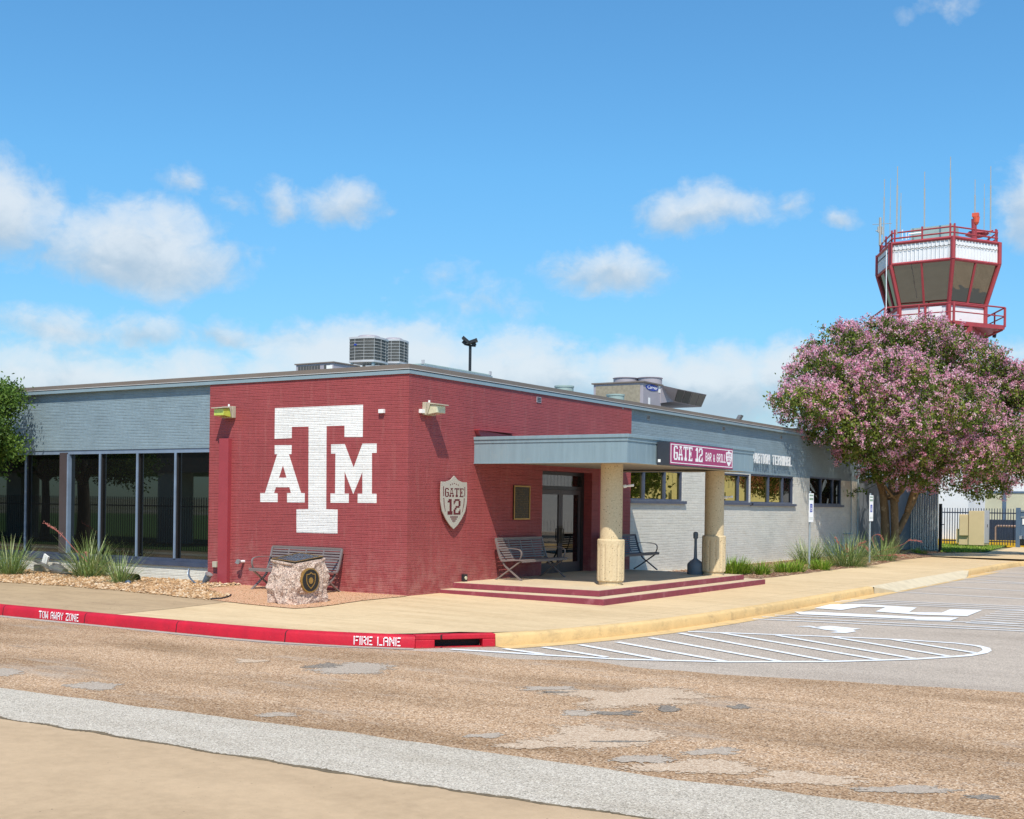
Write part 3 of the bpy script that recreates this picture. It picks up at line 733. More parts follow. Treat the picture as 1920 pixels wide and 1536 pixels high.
# road markings
PZ = Z0+.009
def line(a, b, w=.1):
    a = Vector(a[:2]); b = Vector(b[:2]); d = (b-a).normalized()*.5*w; n = Vector((-d.y, d.x))
    return [a+n, a-n, b-n, b+n]
mk = MB()
def addflat(pts, z=PZ): mk.add([(p[0], p[1], z) for p in pts], [tuple(range(len(pts)))])
outl = [(846, 1218.5), (890, 1221), (1043, 1230.5), (1160, 1237), (1358, 1242), (1556, 1241.6), (1714, 1237), (1813, 1230.5), (1843, 1225), (1851, 1220.6), (1848, 1216), (1833, 1212), (1793, 1207), (1694, 1200.5), (1556, 1194.5), (1400, 1189), (1290, 1185)]
op = [g2(*p) for p in outl]; on = norms(op)
vs = []
for p, n in zip(op, on): vs += [(p.x+n.x*.065, p.y+n.y*.065, PZ), (p.x-n.x*.065, p.y-n.y*.065, PZ)]
mk.add(vs, [(2*i, 2*i+1, 2*i+3, 2*i+2) for i in range(len(op)-1)])
for a, b in [((1273, 1188), (1552, 1240)), ((1354, 1188), (1647, 1238)), ((1457, 1192.5), (1714, 1236)), ((1564, 1196), (1781, 1232)), ((1675, 1200.5), (1829, 1225.4)), ((1219, 1197), (1461, 1241)),
             ((1157, 1205), (1359, 1241.3)), ((1087, 1210), (1241, 1238.5)), ((1018, 1214.5), (1138, 1233.5)), ((945, 1217.5), (1018, 1227.5))]:
    addflat(line(g2(*a), g2(*b), .12), PZ+.002)
z8 = lambda x, y: g2(1160+x/2.526, 1090+y/2.526)
for a, b in [((1050, 92), (1920, 130)), ((1100, 87), (1920, 121)), ((1025, 98), (1920, 139)), ((740, 162), (1920, 205)), ((680, 170), (1920, 229)), ((635, 180), (1920, 238)), ((1410, 20), (1920, 48)), ((1260, 48), (1920, 85)), ((1500, 0), (1920, 13)), ((1560, -18), (1920, 10)), ((1600, -30), (1920, -18)), ((1650, -42), (1920, -36))]:
    p, q = z8(*a), z8(*b); q = q+(q-p)*.5
    addflat(line(p, q, .1), PZ)
for i in range(8): addflat(line(z8(1805-23*i, 139+8.5*i), z8(2000, 143+11.2*i), .09), PZ+.002)
one = [z8(*p) for p in [(832, 147), (920, 147), (985, 150), (1420, 171), (1612, 175), (1568, 190), (1405, 185), (1400, 182), (905, 161), (862, 160)]]
two = [z8(*p) for p in [(925, 130), (1000, 112), (1150, 110), (1412, 127), (1375, 149), (1530, 151), (1570, 135), (1725, 138), (1650, 168), (1420, 161), (1215, 146), (1262, 126), (1150, 123), (1055, 139)]]
addflat(one, PZ+.003); addflat(two, PZ+.003)
addflat([z8(*p) for p in [(830, 216), (905, 213), (960, 222), (920, 219)]], PZ)
addflat([z8(*p) for p in [(905, 221), (1000, 213), (1060, 219), (1150, 227), (1110, 232), (1125, 240), (1075, 248), (1000, 245), (1040, 238), (975, 232), (945, 226)]], PZ)
addflat([z8(*p) for p in [(1030, 222), (1080, 226), (1050, 230), (1010, 227)]], PZ+.003)
mk.build('road_markings', 'road_paint')['kind'] = 'structure'

# storm drain
e = empty('storm_drain', (4.55, -4.7, Z0), 'red painted storm drain inlet with a dark slot at the kerb corner', 'storm drain')
a, b = inlet; d = (b-a).normalized(); n = Vector((-d.y, d.x)); L = (b-a).length
def loc3(u, w, z): q = a+d*u+n*w; return Vector((q.x, q.y, z))
def bx(mb, u0, u1, w0, w1, z0, z1): 
    vs = [loc3(u, w, z) for z in (z0, z1) for w in (w0, w1) for u in (u0, u1)]
    mb.add(vs, [(0, 2, 3, 1), (4, 5, 7, 6), (0, 1, 5, 4), (2, 6, 7, 3), (0, 4, 6, 2), (1, 3, 7, 5)])
mb = MB(); T = -.052
bx(mb, .01, .30, -.01, .17, Z0-.02, -.125); bx(mb, L-.21, L-.01, -.01, .17, Z0-.02, -.125); bx(mb, .01, L-.01, -.01, .17, -.125, T); bx(mb, .30, L-.21, -.01, .16, Z0-.02, Z0+.016)
part(mb, 'inlet_frame', 'curb_red', e, bevel=.012)
mb = MB(); bx(mb, .30, L-.21, .17, .2, Z0-.02, -.12); part(mb, 'throat', 'rubber', e)
# kerb lettering
def kerb_text(s, px0, px1, py):
    p0 = G(px0, py); p1 = G(px1, py); best = []
    for p in (p0, p1): best.append(min(range(len(rl)), key=lambda i: (rl[i]-Vector((p.x, p.y))).length))
    # walk along the line with interpolation
    mb = MB(); W_ = text_w(s, SN); 
    A = hitk(px0); B = hitk(px1); cell = (B-A)/W_; cv = .125/7; u = 0
    for ch in s:
        g = SN[ch]
        for r_, row in enumerate(g):
            c = 0
            while c < len(row):
                if row[c] == '#':
                    e_ = c
                    while e_ < len(row) and row[e_] == '#': e_ += 1
                    for s0, s1 in [(A+(u+c)*cell, A+(u+e_)*cell)]:
                        P0, n0 = at_s(s0); P1, n1 = at_s(s1)
                        zt = -.095-r_*cv; zb = zt-cv
                        it = .012; ib = .004
                        mb.add([(P0.x-n0.x*.006, P0.y-n0.y*.006, zb), (P1.x-n1.x*.006, P1.y-n1.y*.006, zb), (P1.x+n1.x*.005, P1.y+n1.y*.005, zt), (P0.x+n0.x*.005, P0.y+n0.y*.005, zt)], [(0, 1, 2, 3)])
                    c = e_
                else: c += 1
        u += len(g[0])+1
    return mb
cum = [0]
for i in range(1, len(rl)): cum.append(cum[-1]+(rl[i]-rl[i-1]).length)
rn = norms(rl)
def at_s(s_):
    for i in range(1, len(rl)):
        if cum[i] >= s_:
            t = (s_-cum[i-1])/(cum[i]-cum[i-1]); return rl[i-1].lerp(rl[i], t), rn[i-1].lerp(rn[i], t)
    return rl[-1], rn[-1]
def hitk(px):
    best = None
    for k in range(int(cum[-1]*50)):
        P, n_ = at_s(k/50); v = Vector((P.x, P.y, -.16))-CAM; w = v.dot(FWD)
        if w <= 0: continue
        x_ = 960+F*v.dot(R3)/w
        if best is None or abs(x_-px) < best[0]: best = (abs(x_-px), k/50)
    return best[1]
for s_, x0, x1, py in (('TOW AWAY ZONE', 73, 147, 1160), ('FIRE LANE', 664, 752, 1210)):
    o = kerb_text(s_, x0, x1, py).build('kerb_lettering', 'road_paint', k1)

# ---------------------------------------------------------------- terminal building
TB = empty('terminal_building', (0, 0, 0), 'long low flat-roofed brick terminal, maroon corner block between grey wings', 'building')
P = lambda mb, n, m, par=TB, **k: part(mb, n, m, par, **k)
ZT = 4.47; GX = -.1; GY = .1; YE = 30.4
# red walls with the door recess: plan polygon pieces as solid slabs
mb = MB()
mb.box(-5.63, 0, -.1, 0, .3, ZT)                      # front face block
mb.box(-.3, .3, -.1, 0, 5.22, ZT)
mb.box(-.3, 5.22, 2.68, 0, 7.65, ZT)                  # over the door
mb.box(-.3, 7.65, -.1, 0, 9.79, ZT)
P(mb, 'red_wall', 'brick_red')
mb = MB(); mb.box(-.003, 8.0, .15, .004, 8.62, 2.7); P(mb, 'smooth_pier', 'red_paint')
mb = MB()
# left grey wing wall with ribbon window opening
WZ0, WZ1 = .44, 3.06
mb.box(-22, GY, WZ1, -5.63, .35, ZT); mb.box(-22, GY, -.1, -5.63, .35, WZ0)
P(mb, 'wing_wall', 'brick_grey')
mb = MB()
# right grey wall with openings
def zrow(y0, y1, z0, z1): mb.box(GX-.25, y0, z0, GX, y1, z1)
WB = [(9.79, 13.30, 2.02, 2.90), (15.15, 18.52, 2.02, 2.93), (18.62, 22.70, 2.00, 2.97), (24.45, 28.2, 1.99, 3.03)]
zrow(9.79, YE, -.1, 1.99)
zrow(13.30, 15.15, 1.99, 2.9); zrow(22.7, 24.45, 1.99, 2.9); zrow(28.2, YE, 1.99, 2.9); zrow(18.52, 18.62, 1.99, 2.9)
zrow(9.79, YE, 3.03, ZT)
for y0, y1, a_, b_ in ((9.79, 13.3, 2.90, 3.03), (13.3, 15.15, 2.9, 3.03), (15.15, 18.52, 2.93, 3.03), (18.52, 18.62, 2.9, 3.03), (18.62, 22.7, 2.97, 3.03), (22.7, 24.45, 2.9, 3.03), (28.2, YE, 2.9, 3.03)): zrow(y0, y1, a_, b_)
for y0, y1, a_, b_ in ((9.79, 13.3, 1.99, 2.02), (15.15, 18.52, 1.99, 2.02), (18.62, 22.7, 1.99, 2.0)): zrow(y0, y1, a_, b_)
mb.box(-20, YE-.3, -.1, GX-.25, YE, ZT)
P(mb, 'grey_wall', 'brick_grey')
mb = MB(); mb.box(-22, .35, ZT-.1, -.3, YE-.3, ZT-.02); P(mb, 'roof', 'roof')
mb = MB(); mb.box(-22, .6, -.1, -.8, YE-.5, ZT-.2); P(mb, 'interior_core', 'frame_dark')
# fascia: blue trim, bright lip and brown gravel stop
def ring(x, y, z0, z1, w=.3):
    m = MB(); m.box(-22, y, z0, x, y+w, z1); m.box(x-w, y+w, z0, x, YE+.05, z1); return m
P(ring(.028, -.028, 4.472, 4.545), 'blue_trim', 'trim_blue')
P(ring(.012, -.012, 4.545, 4.562), 'shadow_gap', 'frame_dark')
P(ring(.04, -.04, 4.562, 4.576), 'metal_lip', 'trim_light')
P(ring(.03, -.03, 4.576, 4.665), 'brown_coping', 'cap_brown')
mb = MB()
for yy, zz in ((4.9, 4.27), (10.9, 4.25), (16.2, 4.25), (21.3, 4.25)):
    xx = 0 if yy < 9 else GX
    mb = MB(); mb.box(xx, yy, zz, xx+.012, yy+.2, zz+.13)
    v = P(mb, 'vent', 'concrete_wall' if yy > 9 else 'hvac'); 
    mb = MB()
    for k in range(3): mb.box(xx+.012, yy+.02, zz+.02+k*.036, xx+.016, yy+.18, zz+.042+k*.036)
    part(mb, 'louvre', 'frame_dark', v)
# big painted logo on the front wall, 3 mm of paint
def lz(pts): return [Vector(((q := PA(460+x/5.485, 740+y/5.485)).x, 0, q.z)) for x, y in pts]
# squared up in wall coordinates
def wl(pts): return [Vector((x, 0, z)) for x, z in pts]
mb = MB()
def logo(pts): mb.prism([Vector((p[0], -.004, p[1])) for p in pts], (0, .006, 0))
xl = lambda X_: PA(460+X_/5.485, 740+700/5.485).x
zl = lambda Y_, X_=740: PA(460+X_/5.485, 740+Y_/5.485).z
def lg(pts): logo([(PA(460+x/5.485, 740+y/5.485).x, PA(460+x/5.485, 740+y/5.485).z) for x, y in pts])
lg([(306, 140), (1211, 104), (1208, 436), (1021, 436), (1021, 319), (836, 324), (832, 1179), (950, 1183), (948, 1430), (527, 1418), (527, 1180), (649, 1178), (652, 329), (479, 332), (478, 448), (302, 456)])
P(mb, 'painted_letter_t', 'brick_white')
mb = MB()
lg([(303, 521), (478, 520), (475, 612), (448, 614), (427, 670), (388, 726), (350, 670), (329, 614), (303, 613)][:0] or [(303, 521), (478, 520), (475, 612), (448, 614), (423, 640), (388, 727), (347, 640), (329, 614), (303, 613)][:0] or [(303, 521), (478, 520), (475, 612), (448, 613), (388, 640), (329, 613), (303, 613)])
# legs and crossbar of the A drawn round its opening
lg([(329, 613), (388, 640), (388, 727), (347, 855), (315, 954), (296, 1013), (203, 1013)])
lg([(388, 640), (448, 613), (574, 1013), (470, 1013), (455, 954), (425, 855), (388, 727)])
lg([(347, 855), (425, 855), (455, 954), (315, 954)])
lg([(155, 1013), (203, 1013), (296, 1013), (333, 1014), (333, 1106), (155, 1105)]); lg([(430, 1013), (470, 1013), (574, 1013), (612, 1014), (611, 1109), (430, 1108)])
P(mb, 'painted_letter_a', 'brick_white')
mb = MB()
lg([(883, 512), (1023, 509), (1114, 752), (1205, 505), (1352, 503), (1351, 599), (1303, 600), (1302, 1020), (1350, 1021), (1350, 1115), (1156, 1113), (1157, 1020), (1205, 1020), (1205, 795), (1111, 1024), (1021, 790), (1021, 1019), (1065, 1019), (1064, 1113), (877, 1112), (877, 1017), (924, 1018), (928, 606), (883, 607)])
P(mb, 'painted_letter_m', 'brick_white')
# smooth vertical cover strip on the front wall
mb = MB(); mb.box(-5.22, -.1, -.05, -4.93, 0, 3.25); P(mb, 'cover_strip', 'red_paint')
# ribbon window, left wing
def gx(px): return PA(px, 940, GY).x
win = MB(); zs0, zs1 = WZ0, WZ1
win.box(-22, GY+.02, zs1-.10, -5.63, GY+.16, zs1); 
W1 = P(win, 'ribbon_window', 'frame_light')
mb = MB(); mb.box(-22, GY-.05, zs0-.10, -5.63, GY+.2, zs0+.0); mb.box(-22, GY+.02, zs0, -5.63, GY+.16, zs0+.07); part(mb, 'sill', 'frame_blue', W1)
edges = [-5.63]
for i, px in enumerate((327.5, 256, 186)):
    x_ = gx(px); mb = MB(); mb.box(x_-.026, GY-.005, zs0+.07, x_+.026, GY+.025, zs1-.10); ml_ = part(mb, 'mullion', 'frame_light', W1); mb = MB(); mb.box(x_-.022, GY+.025, zs0+.07, x_+.022, GY+.088, zs1-.10); part(mb, 'mullion', 'frame_dark', W1); edges.append(x_)
x_ = gx(118); mb = MB(); mb.box(x_-.15, GY+.0, zs0+.07, x_+.15, GY+.17, zs1-.06); part(mb, 'post', 'frame_brown', W1); edges.append(x_)
mb = MB(); mb.box(x_+.15, GY-.012, zs0+.07, x_+.20, GY+.15, zs1-.10); part(mb, 'mullion', 'frame_light', W1)
for px in (47, -18, -88, -165, -245):
    x_ = gx(px); mb = MB(); mb.box(x_-.026, GY-.005, zs0+.07, x_+.026, GY+.025, zs1-.10); ml_ = part(mb, 'mullion', 'frame_light', W1); mb = MB(); mb.box(x_-.022, GY+.025, zs0+.07, x_+.022, GY+.088, zs1-.10); part(mb, 'mullion', 'frame_dark', W1); edges.append(x_)
edges.append(-22)
for i in range(len(edges)-1):
    mb = MB(); mb.box(edges[i+1], GY+.09, zs0+.07, edges[i], GY+.10, zs1-.10); part(mb, 'pane', 'glass_dark', W1)
# windows of the right wing
def bwin(y0, y1, z0, z1, divs, mat='glass_olive', dark=()):
    x0 = GX-.02
    f = MB(); f.box(x0-.12, y0, z1-.06, x0-.0, y1, z1); f.box(x0-.12, y0, z0, x0, y1, z0+.05); f.box(x0-.12, y0, z0+.05, x0, y0+.06, z1-.06); f.box(x0-.12, y1-.08, z0+.05, x0, y1, z1-.06)
    w = P(f, 'window', 'frame_blue')
    mb = MB(); mb.box(GX-.1, y0-.04, z0-.085, GX+.07, y1+.18, z0-.002); part(mb, 'sill', 'frame_blue', w)
    ys = [y0+.06] + divs + [y1-.08]
    for d_ in divs: mb = MB(); mb.box(x0-.11, d_-.05, z0+.05, x0-.004, d_+.05, z1-.06); part(mb, 'mullion', 'frame_blue', w)
    for i in range(len(ys)-1):
        mb = MB(); mb.box(x0-.075, ys[i]+.0, z0+.05, x0-.06, ys[i+1], z1-.06); part(mb, 'pane', 'glass_door' if i in dark else mat, w)
yb = lambda px, py=915: PB(px, py, GX-.02).y
bwin(9.79, 13.30, 2.02, 2.90, [yb(1208), yb(1247)])
bwin(15.15, 18.52, 2.02, 2.93, [yb(1357), yb(1385)])
bwin(18.62, 22.70, 2.00, 2.97, [yb(1441.5), yb(1468)], dark=(2,))
bwin(24.45, 28.2, 1.99, 3.03, [yb(1540), yb(1562)], mat='glass_dark')
# pipes on the wall near the end
mb = MB(); mb.tube([PB(1596, 890, -.04), PB(1596, 1000, -.04)], .02, 6); mb.tube([PB(1582, 1001, -.04), PB(1598, 1001, -.04)], .02, 6); mb.tube([(-.04, 30.2, 0), (-.04, 30.2, 4.4)], .03, 6)
P(mb, 'pipe', 'trim_blue')
# entrance door
DX = -.25
y0, y1 = 5.22, 7.65; dz0 = .19
mb = MB(); mb.box(DX-.1, y0, dz0, DX+.02, y0+.30, 2.68); mb.box(DX-.1, 7.52, dz0, DX+.02, 7.649, 2.68); mb.box(DX-.1, y0+.30, 2.60, DX+.02, 7.52, 2.68); mb.box(DX-.1, y0+.30, 2.24, DX+.02, 7.52, 2.33)
DR = P(mb, 'entrance_door', 'frame_dark')
mb = MB(); mb.box(DX-.05, y0+.30, 2.33, DX-.04, 7.52, 2.60); part(mb, 'transom', 'glass_door', DR)
ym = .5*(y0+.30+7.52)
for a_, b_, side in ((y0+.31, ym-.005, 1), (ym+.005, 7.51, -1)):
    mb = MB(); s_ = .095
    mb.box(DX-.05, a_, dz0+.01, DX, a_+s_, 2.235); mb.box(DX-.05, b_-s_, dz0+.01, DX, b_, 2.235); mb.box(DX-.05, a_+s_, 2.12, DX, b_-s_, 2.235); mb.box(DX-.05, a_+s_, dz0+.01, DX, b_-s_, dz0+.26)
    part(mb, 'door_leaf', 'frame_brown', DR)
    mb = MB(); mb.box(DX-.03, a_+s_, dz0+.26, DX-.02, b_-s_, 2.12); part(mb, 'door_glass', 'glass_door', DR)
    yy = b_-s_*.5 if side == 1 else a_+s_*.5
    mb = MB(); mb.tube([(DX, yy, 1.0), (DX+.06, yy, 1.0), (DX+.06, yy, 1.28), (DX, yy, 1.28)], .013, 8)
    mb.box(DX, yy-.035, .92, DX+.014, yy+.035, 1.36); part(mb, 'door_handle', 'bronze_dark', DR)
mb = MB(); mb.box(DX-.05, y0+.3, .16, DX+.12, 7.52, .196); part(mb, 'threshold', 'steel', DR)
# porch platform and steps
def stepbox(x1, y0, y1, z0, z1):
    m = MB(); m.box(-.28, y0, z0, x1, y1, z1); return m
P(stepbox(3.87, 1.15, 9.66, -.2, .072), 'step', 'red_step', bevel=.01)
P(stepbox(3.845, 1.175, 9.635, .0725, .078), 'step_tread', 'porch')
P(stepbox(3.52, 1.62, 9.12, .0785, .194), 'step', 'red_step', bevel=.01)
P(stepbox(3.495, 1.645, 9.095, .1945, .2), 'porch_floor', 'porch')
# canopy
CX, CY0, CY1, CZ0, CZ1 = 3.72, 2.35, 9.12, 2.74, 3.32
CN = MB(); t_ = .05
CN.box(0, CY0, CZ0+.02, CX, CY0+t_, CZ1-.14); CN.box(CX-t_, CY0+t_, CZ0+.02, CX, CY1-t_, CZ1-.14); CN.box(0, CY1-t_, CZ0+.02, CX, CY1, CZ1-.14)
CAN = P(CN, 'canopy', 'fascia_panel')
mb = MB(); e_ = .035
for (a0, b0, a1, b1) in ((0, CY0-e_, CX+e_, CY0+.06), (CX-.06, CY0+.06, CX+e_, CY1-.06), (0, CY1-.06, CX+e_, CY1+e_)): mb.box(a0, b0, CZ1-.07, a1, b1, CZ1)
mb.box(0, CY0+.06, CZ1-.06, CX-.06, CY1-.06, CZ1-.02)
part(mb, 'canopy_cap', 'fascia_panel', CAN, bevel=.006)
mb = MB()
for (a0, b0, a1, b1) in ((0, CY0-.015, CX+.015, CY0+.04), (CX-.04, CY0+.04, CX+.015, CY1-.04), (0, CY1-.04, CX+.015, CY1+.015)): mb.box(a0, b0, CZ1-.14, a1, b1, CZ1-.07)
part(mb, 'canopy_band', 'fascia_panel', CAN)
mb = MB()
for (a0, b0, a1, b1) in ((0, CY0-.018, CX+.018, CY0+.06), (CX-.06, CY0+.06, CX+.018, CY1-.06), (0, CY1-.06, CX+.018, CY1+.018)): mb.box(a0, b0, CZ0, a1, b1, CZ0+.02)
part(mb, 'drip_edge', 'trim_blue', CAN)
mb = MB(); k = 0
x_ = .42
while x_ < CX-.05: mb.box(x_-.004, CY0-.005, CZ0+.02, x_+.004, CY0, CZ1-.14); x_ += .42
y_ = CY0+.42
while y_ < CY1: mb.box(CX, y_-.004, CZ0+.02, CX+.005, y_+.004, CZ1-.14); y_ += .42
part(mb, 'panel_seams', 'trim_blue', CAN)
mb = MB(); w_ = .42
for (a0, b0, a1, b1) in ((0, CY0+.06, CX-.06, CY0+w_), (CX-w_, CY0+w_, CX-.06, CY1-w_), (0, CY1-w_, CX-.06, CY1-.06)): mb.box(a0, b0, CZ0+.008, a1, b1, CZ0+.03)
mb.box(0, CY0+w_, CZ0+.06, CX-w_, CY1-w_, CZ0+.09)
part(mb, 'soffit', ['soffit'], CAN)
# small red flashing above the canopy
mb = MB(); p0 = PB(889, 806); p1 = PB(985, 816)
mb.prism([(0, p0.y, p0.z), (0, p1.y, 3.38), (0, p1.y, 3.335), (0, p0.y+.12, 3.34)], (.10, 0, 0))
mb.box(0, p0.y+.0, p0.z-.01, .16, p0.y+1.5, p0.z+.015, Matrix.Translation((0, 0, 0)))
P(mb, 'flashing', 'red_paint')
# columns
def column(x, y):
    m = MB(); m.lathe([(.235, 1.16), (.235, CZ0+.01)], (x, y, 0), 28); c = P(m, 'column', 'column_stone', smooth=True)
    N = 48
    def mod(k, z): return 1-.055*(1 if (k % 4 == 0 and .3 < z < 1.06) else 0)
    m = MB(); m.lathe([(.27, .275), (.285, .29), (.29, .32), (.29, 1.0), (.29, 1.07), (.29, 1.14), (.275, 1.165), (.2, 1.17)], (x, y, 0), N, mod=mod); part(m, 'pedestal', 'column_stone', c)
    m = MB(); m.lathe([(.25, .2), (.25, .275)], (x, y, 0), 28); part(m, 'base', 'column_stone', c)
column(2.84, 3.36); column(2.98, 8.48)
def bullet(name, base, d, lab):
    mb = MB(); mb.tube([base, base+d*.06], .035, 8); mb.tube([base+d*.05, base+d*.22], [.02, .028], 8)
    return tag(mb.build(name, 'white_box'), lab, 'camera')
bullet('security_camera', Vector((3.05, 3.5, 2.28)), Vector((.9, .2, .12)).normalized(), 'small white security camera on the right side of the nearer column')
bullet('security_camera', Vector((3.19, 8.6, 2.1)), Vector((.9, -.1, .1)).normalized(), 'small white bracket camera on the right side of the farther column')

# ---------------------------------------------------------------- wall mounted things
def wall_light(c, nrm, lens, label):
    """box flood light: local y = out of the wall, x along wall"""
    nrm = Vector(nrm); side = Vector((0, 0, 1)).cross(nrm)   # along the wall
    m = Matrix((side, nrm, Vector((0, 0, 1)))).transposed().to_4x4(); m.translation = c
    e = empty('wall_light', c, label, 'wall light', 'flood lights on the maroon walls')
    r4 = m.copy(); 
    def q(mb_): 
        mb_.v = [tuple(r4 @ Vector(v)) for v in mb_.v]; return mb_
    b = MB(); b.box(-.17, 0, -.13, .17, .1, .13); b.box(-.15, .1, -.11, .15, .13, .11); part(q(b), 'housing', 'fixture_tan', e, bevel=.01)
    b = MB(); pr = [(.13, .12), (.42, .085), (.42, .065), (.13, .09)]
    b.prism([(-.17, y, z) for y, z in pr], (.34, 0, 0)); 
    for s_ in (-1, 1): b.prism([(s_*.165, .13, .1), (s_*.165, .2, .085), (s_*.165, .13, -.12)], (.008*s_, 0, 0))
    part(q(b), 'hood', 'fixture_tan', e)
    b = MB(); b.prism([(-.145, y, z) for y, z in [(.13, .085), (.36, .06), (.36, -.09), (.13, -.12)]], (.29, 0, 0)); part(q(b), 'lens', lens, e, bevel=.01)
    b = MB(); b.tube([(0, .05, .12), (0, .05, .18)], .022, 8); part(q(b), 'photocell', 'white_box', e)
wall_light(Vector((-4.98, 0, 3.83)), (0, -1, 0), 'lens_green', 'tan flood light with yellow green lens at the left end of the front maroon wall')
wall_light(Vector((0, .62, 3.80)), (1, 0, 0), 'lens_clear', 'tan flood light with clear lens on the maroon side wall near the corner')
for (c, n_, lab) in ((Vector((-.66, 0, 3.73)), (0, -1), 'small white junction box on the front wall right of the big painted letters'), (Vector((0, .40, 3.74)), (1, 0), 'small white junction box beside the flood light on the side wall')):
    mb = MB()
    if n_[1]: mb.box(c.x-.065, -.07, c.z-.04, c.x+.065, 0, c.z+.04)
    else: mb.box(0, c.y-.065, c.z-.04, .07, c.y+.065, c.z+.04)
    tag(mb.build('junction_box', 'white_box', bevel=.005), lab, 'junction box', 'white junction boxes')
# shield sign
def shield_outline(w, h):
    hw = w/2
    o = [(0, h/2), (.28*hw, .42*h), (.62*hw, .385*h), (.97*hw, .385*h), (1.0*hw, .2*h), (.985*hw, .0), (.86*hw, -.17*h), (.6*hw, -.31*h), (.28*hw, -.43*h), (0, -.5*h)]
    return o + [(-x, y) for x, y in o[1:-1]][::-1]
SH = empty('shield_sign', (0, 1.5, 1.35), 'grey metal shield sign reading GATE 12 on the maroon side wall', 'sign')
sc = Vector((.0, 1.50, 1.895)); W_, H_ = .96, 1.12
mb = MB(); mb.prism([(.065, sc.y+x, sc.z+z) for x, z in shield_outline(W_, H_)], (.02, 0, 0)); part(mb, 'plate', 'shield_grey', SH)
mb = MB()
for dy, dz in ((-.25, .25), (.25, .25), (0, -.35)): mb.tube([(0, sc.y+dy, sc.z+dz), (.065, sc.y+dy, sc.z+dz)], .012, 6)
part(mb, 'standoffs', 'steel', SH)
mb = MB(); dp = (1, 0, 0); D_ = .002; bx0 = .085
c_ = .0205; w = text_w('GATE', GL)*c_; text_mesh(mb, 'GATE', GL, (bx0, sc.y-w/2, sc.z+.30), (0, 1, 0), (0, 0, -1), c_, .0205, D_, dp)
c_ = .036; w = text_w('12', GL)*c_; text_mesh(mb, '12', GL, (bx0, sc.y-w/2, sc.z+.07), (0, 1, 0), (0, 0, -1), c_, .0365, D_, dp)
for s_ in (-1, 1):
    a_ = lambda v: sc.y+s_*v
    mb.prism([(bx0, a_(.375), sc.z+.33), (bx0, a_(.40), sc.z+.33), (bx0, a_(.40), sc.z+.13), (bx0, a_(.375), sc.z+.13)], (D_, 0, 0))
    pts = [(.39, .09), (.385, -.05), (.34, -.2)]; pts2 = [(.31, -.2), (.345, -.05), (.37, .09)]
    mb.prism([(bx0, a_(u), sc.z+v) for u, v in [(.385, .09), (.37, -.05), (.31, -.2), (.30, -.2), (.345, -.05), (.36, .09)]], (D_, 0, 0))
for i, u in enumerate((-.14, -.07, 0, .07, .14)): mb.box(bx0, sc.y+u-.012, sc.z+.37+.03*(1-abs(u)/.14)-.012, bx0+D_, sc.y+u+.012, sc.z+.37+.03*(1-abs(u)/.14)+.012)
for i, (u, l_) in enumerate(((-.12, .04), (-.08, .08), (-.04, .12), (0, .13), (.04, .12), (.08, .08), (.12, .04))): mb.box(bx0, sc.y+u-.012, sc.z-.29-l_, bx0+D_, sc.y+u+.012, sc.z-.285)
part(mb, 'lettering', 'cutout', SH)
# bronze plaque
PQ = empty('wall_plaque', (0, 4.28, 1.5), 'tall dark bronze plaque in a gold frame on the shaded wall left of the door', 'plaque')
mb = MB(); mb.box(0, 3.93, 1.52, .03, 4.62, 2.30); part(mb, 'plate', 'bronze_dark', PQ)
mb = MB(); mb.box(.03, 3.93, 1.52, .042, 4.62, 1.55); mb.box(.03, 3.93, 2.27, .042, 4.62, 2.30); mb.box(.03, 3.93, 1.55, .042, 3.96, 2.27); mb.box(.03, 4.59, 1.55, .042, 4.62, 2.27); part(mb, 'border', 'bronze', PQ)
mb = MB(); rd = random.Random(3)
for k in range(17):
    z_ = 2.22-k*.04; u = 4.0
    while u < 4.54:
        l_ = rd.uniform(.02, .07)
        if rd.random() < .8: mb.box(.03, u, z_-.012, .034, min(u+l_, 4.56), z_+.006)
        u += l_+.015
part(mb, 'relief', 'plaque_relief', PQ)
# big box sign on the canopy
SG = empty('box_sign', (3.75, 5.4, 2.72), 'maroon light box sign reading GATE 12 BAR & GRILL on the canopy front', 'sign')
sx0, sx1 = CX+.04, CX+.33; sy0, sy1 = PB(1256, 849, sx1).y, PB(1374.5, 862, sx1).y; sz0, sz1 = 2.735, 3.225
mb = MB(); mb.box(sx0, sy0, sz0, sx1-.004, sy1, sz1); part(mb, 'cabinet', 'sign_box', SG)
mb = MB(); mb.box(sx1-.004, sy0+.015, sz0+.015, sx1, sy1-.015, sz1-.015); part(mb, 'face', 'sign_maroon', SG)
mb = MB(); a_, b_, c0, d_ = sy0+.04, sy1-.04, sz0+.045, sz1-.045; t2 = .016
mb.box(sx1, a_, c0, sx1+.003, b_, c0+t2); mb.box(sx1, a_, d_-t2, sx1+.003, b_, d_); mb.box(sx1, a_, c0+t2, sx1+.003, a_+t2*1.6, d_-t2); mb.box(sx1, b_-t2*1.6, c0+t2, sx1+.003, b_, d_-t2)
L_ = sy1-sy0
def stext(s, f0, f1, zt, zb):
    cw = L_*(f1-f0)/text_w(s, GL); text_mesh(mb, s, GL, (sx1, sy0+L_*f0, zt), (0, 1, 0), (0, 0, -1), cw, (zt-zb)/9, .003, (1, 0, 0))
stext('GATE 12', .055, .49, sz0+.415, sz0+.115); cw_ = L_*.33/text_w('BAR & GRILL', PL, 1.6); text_mesh(mb, 'BAR & GRILL', PL, (sx1, sy0+L_*.54, sz0+.335), (0, 1, 0), (0, 0, -1), cw_, .19/7, .003, (1, 0, 0), gap=1.6)
so_ = shield_outline(.34, .36); cyy = sy0+L_*.925
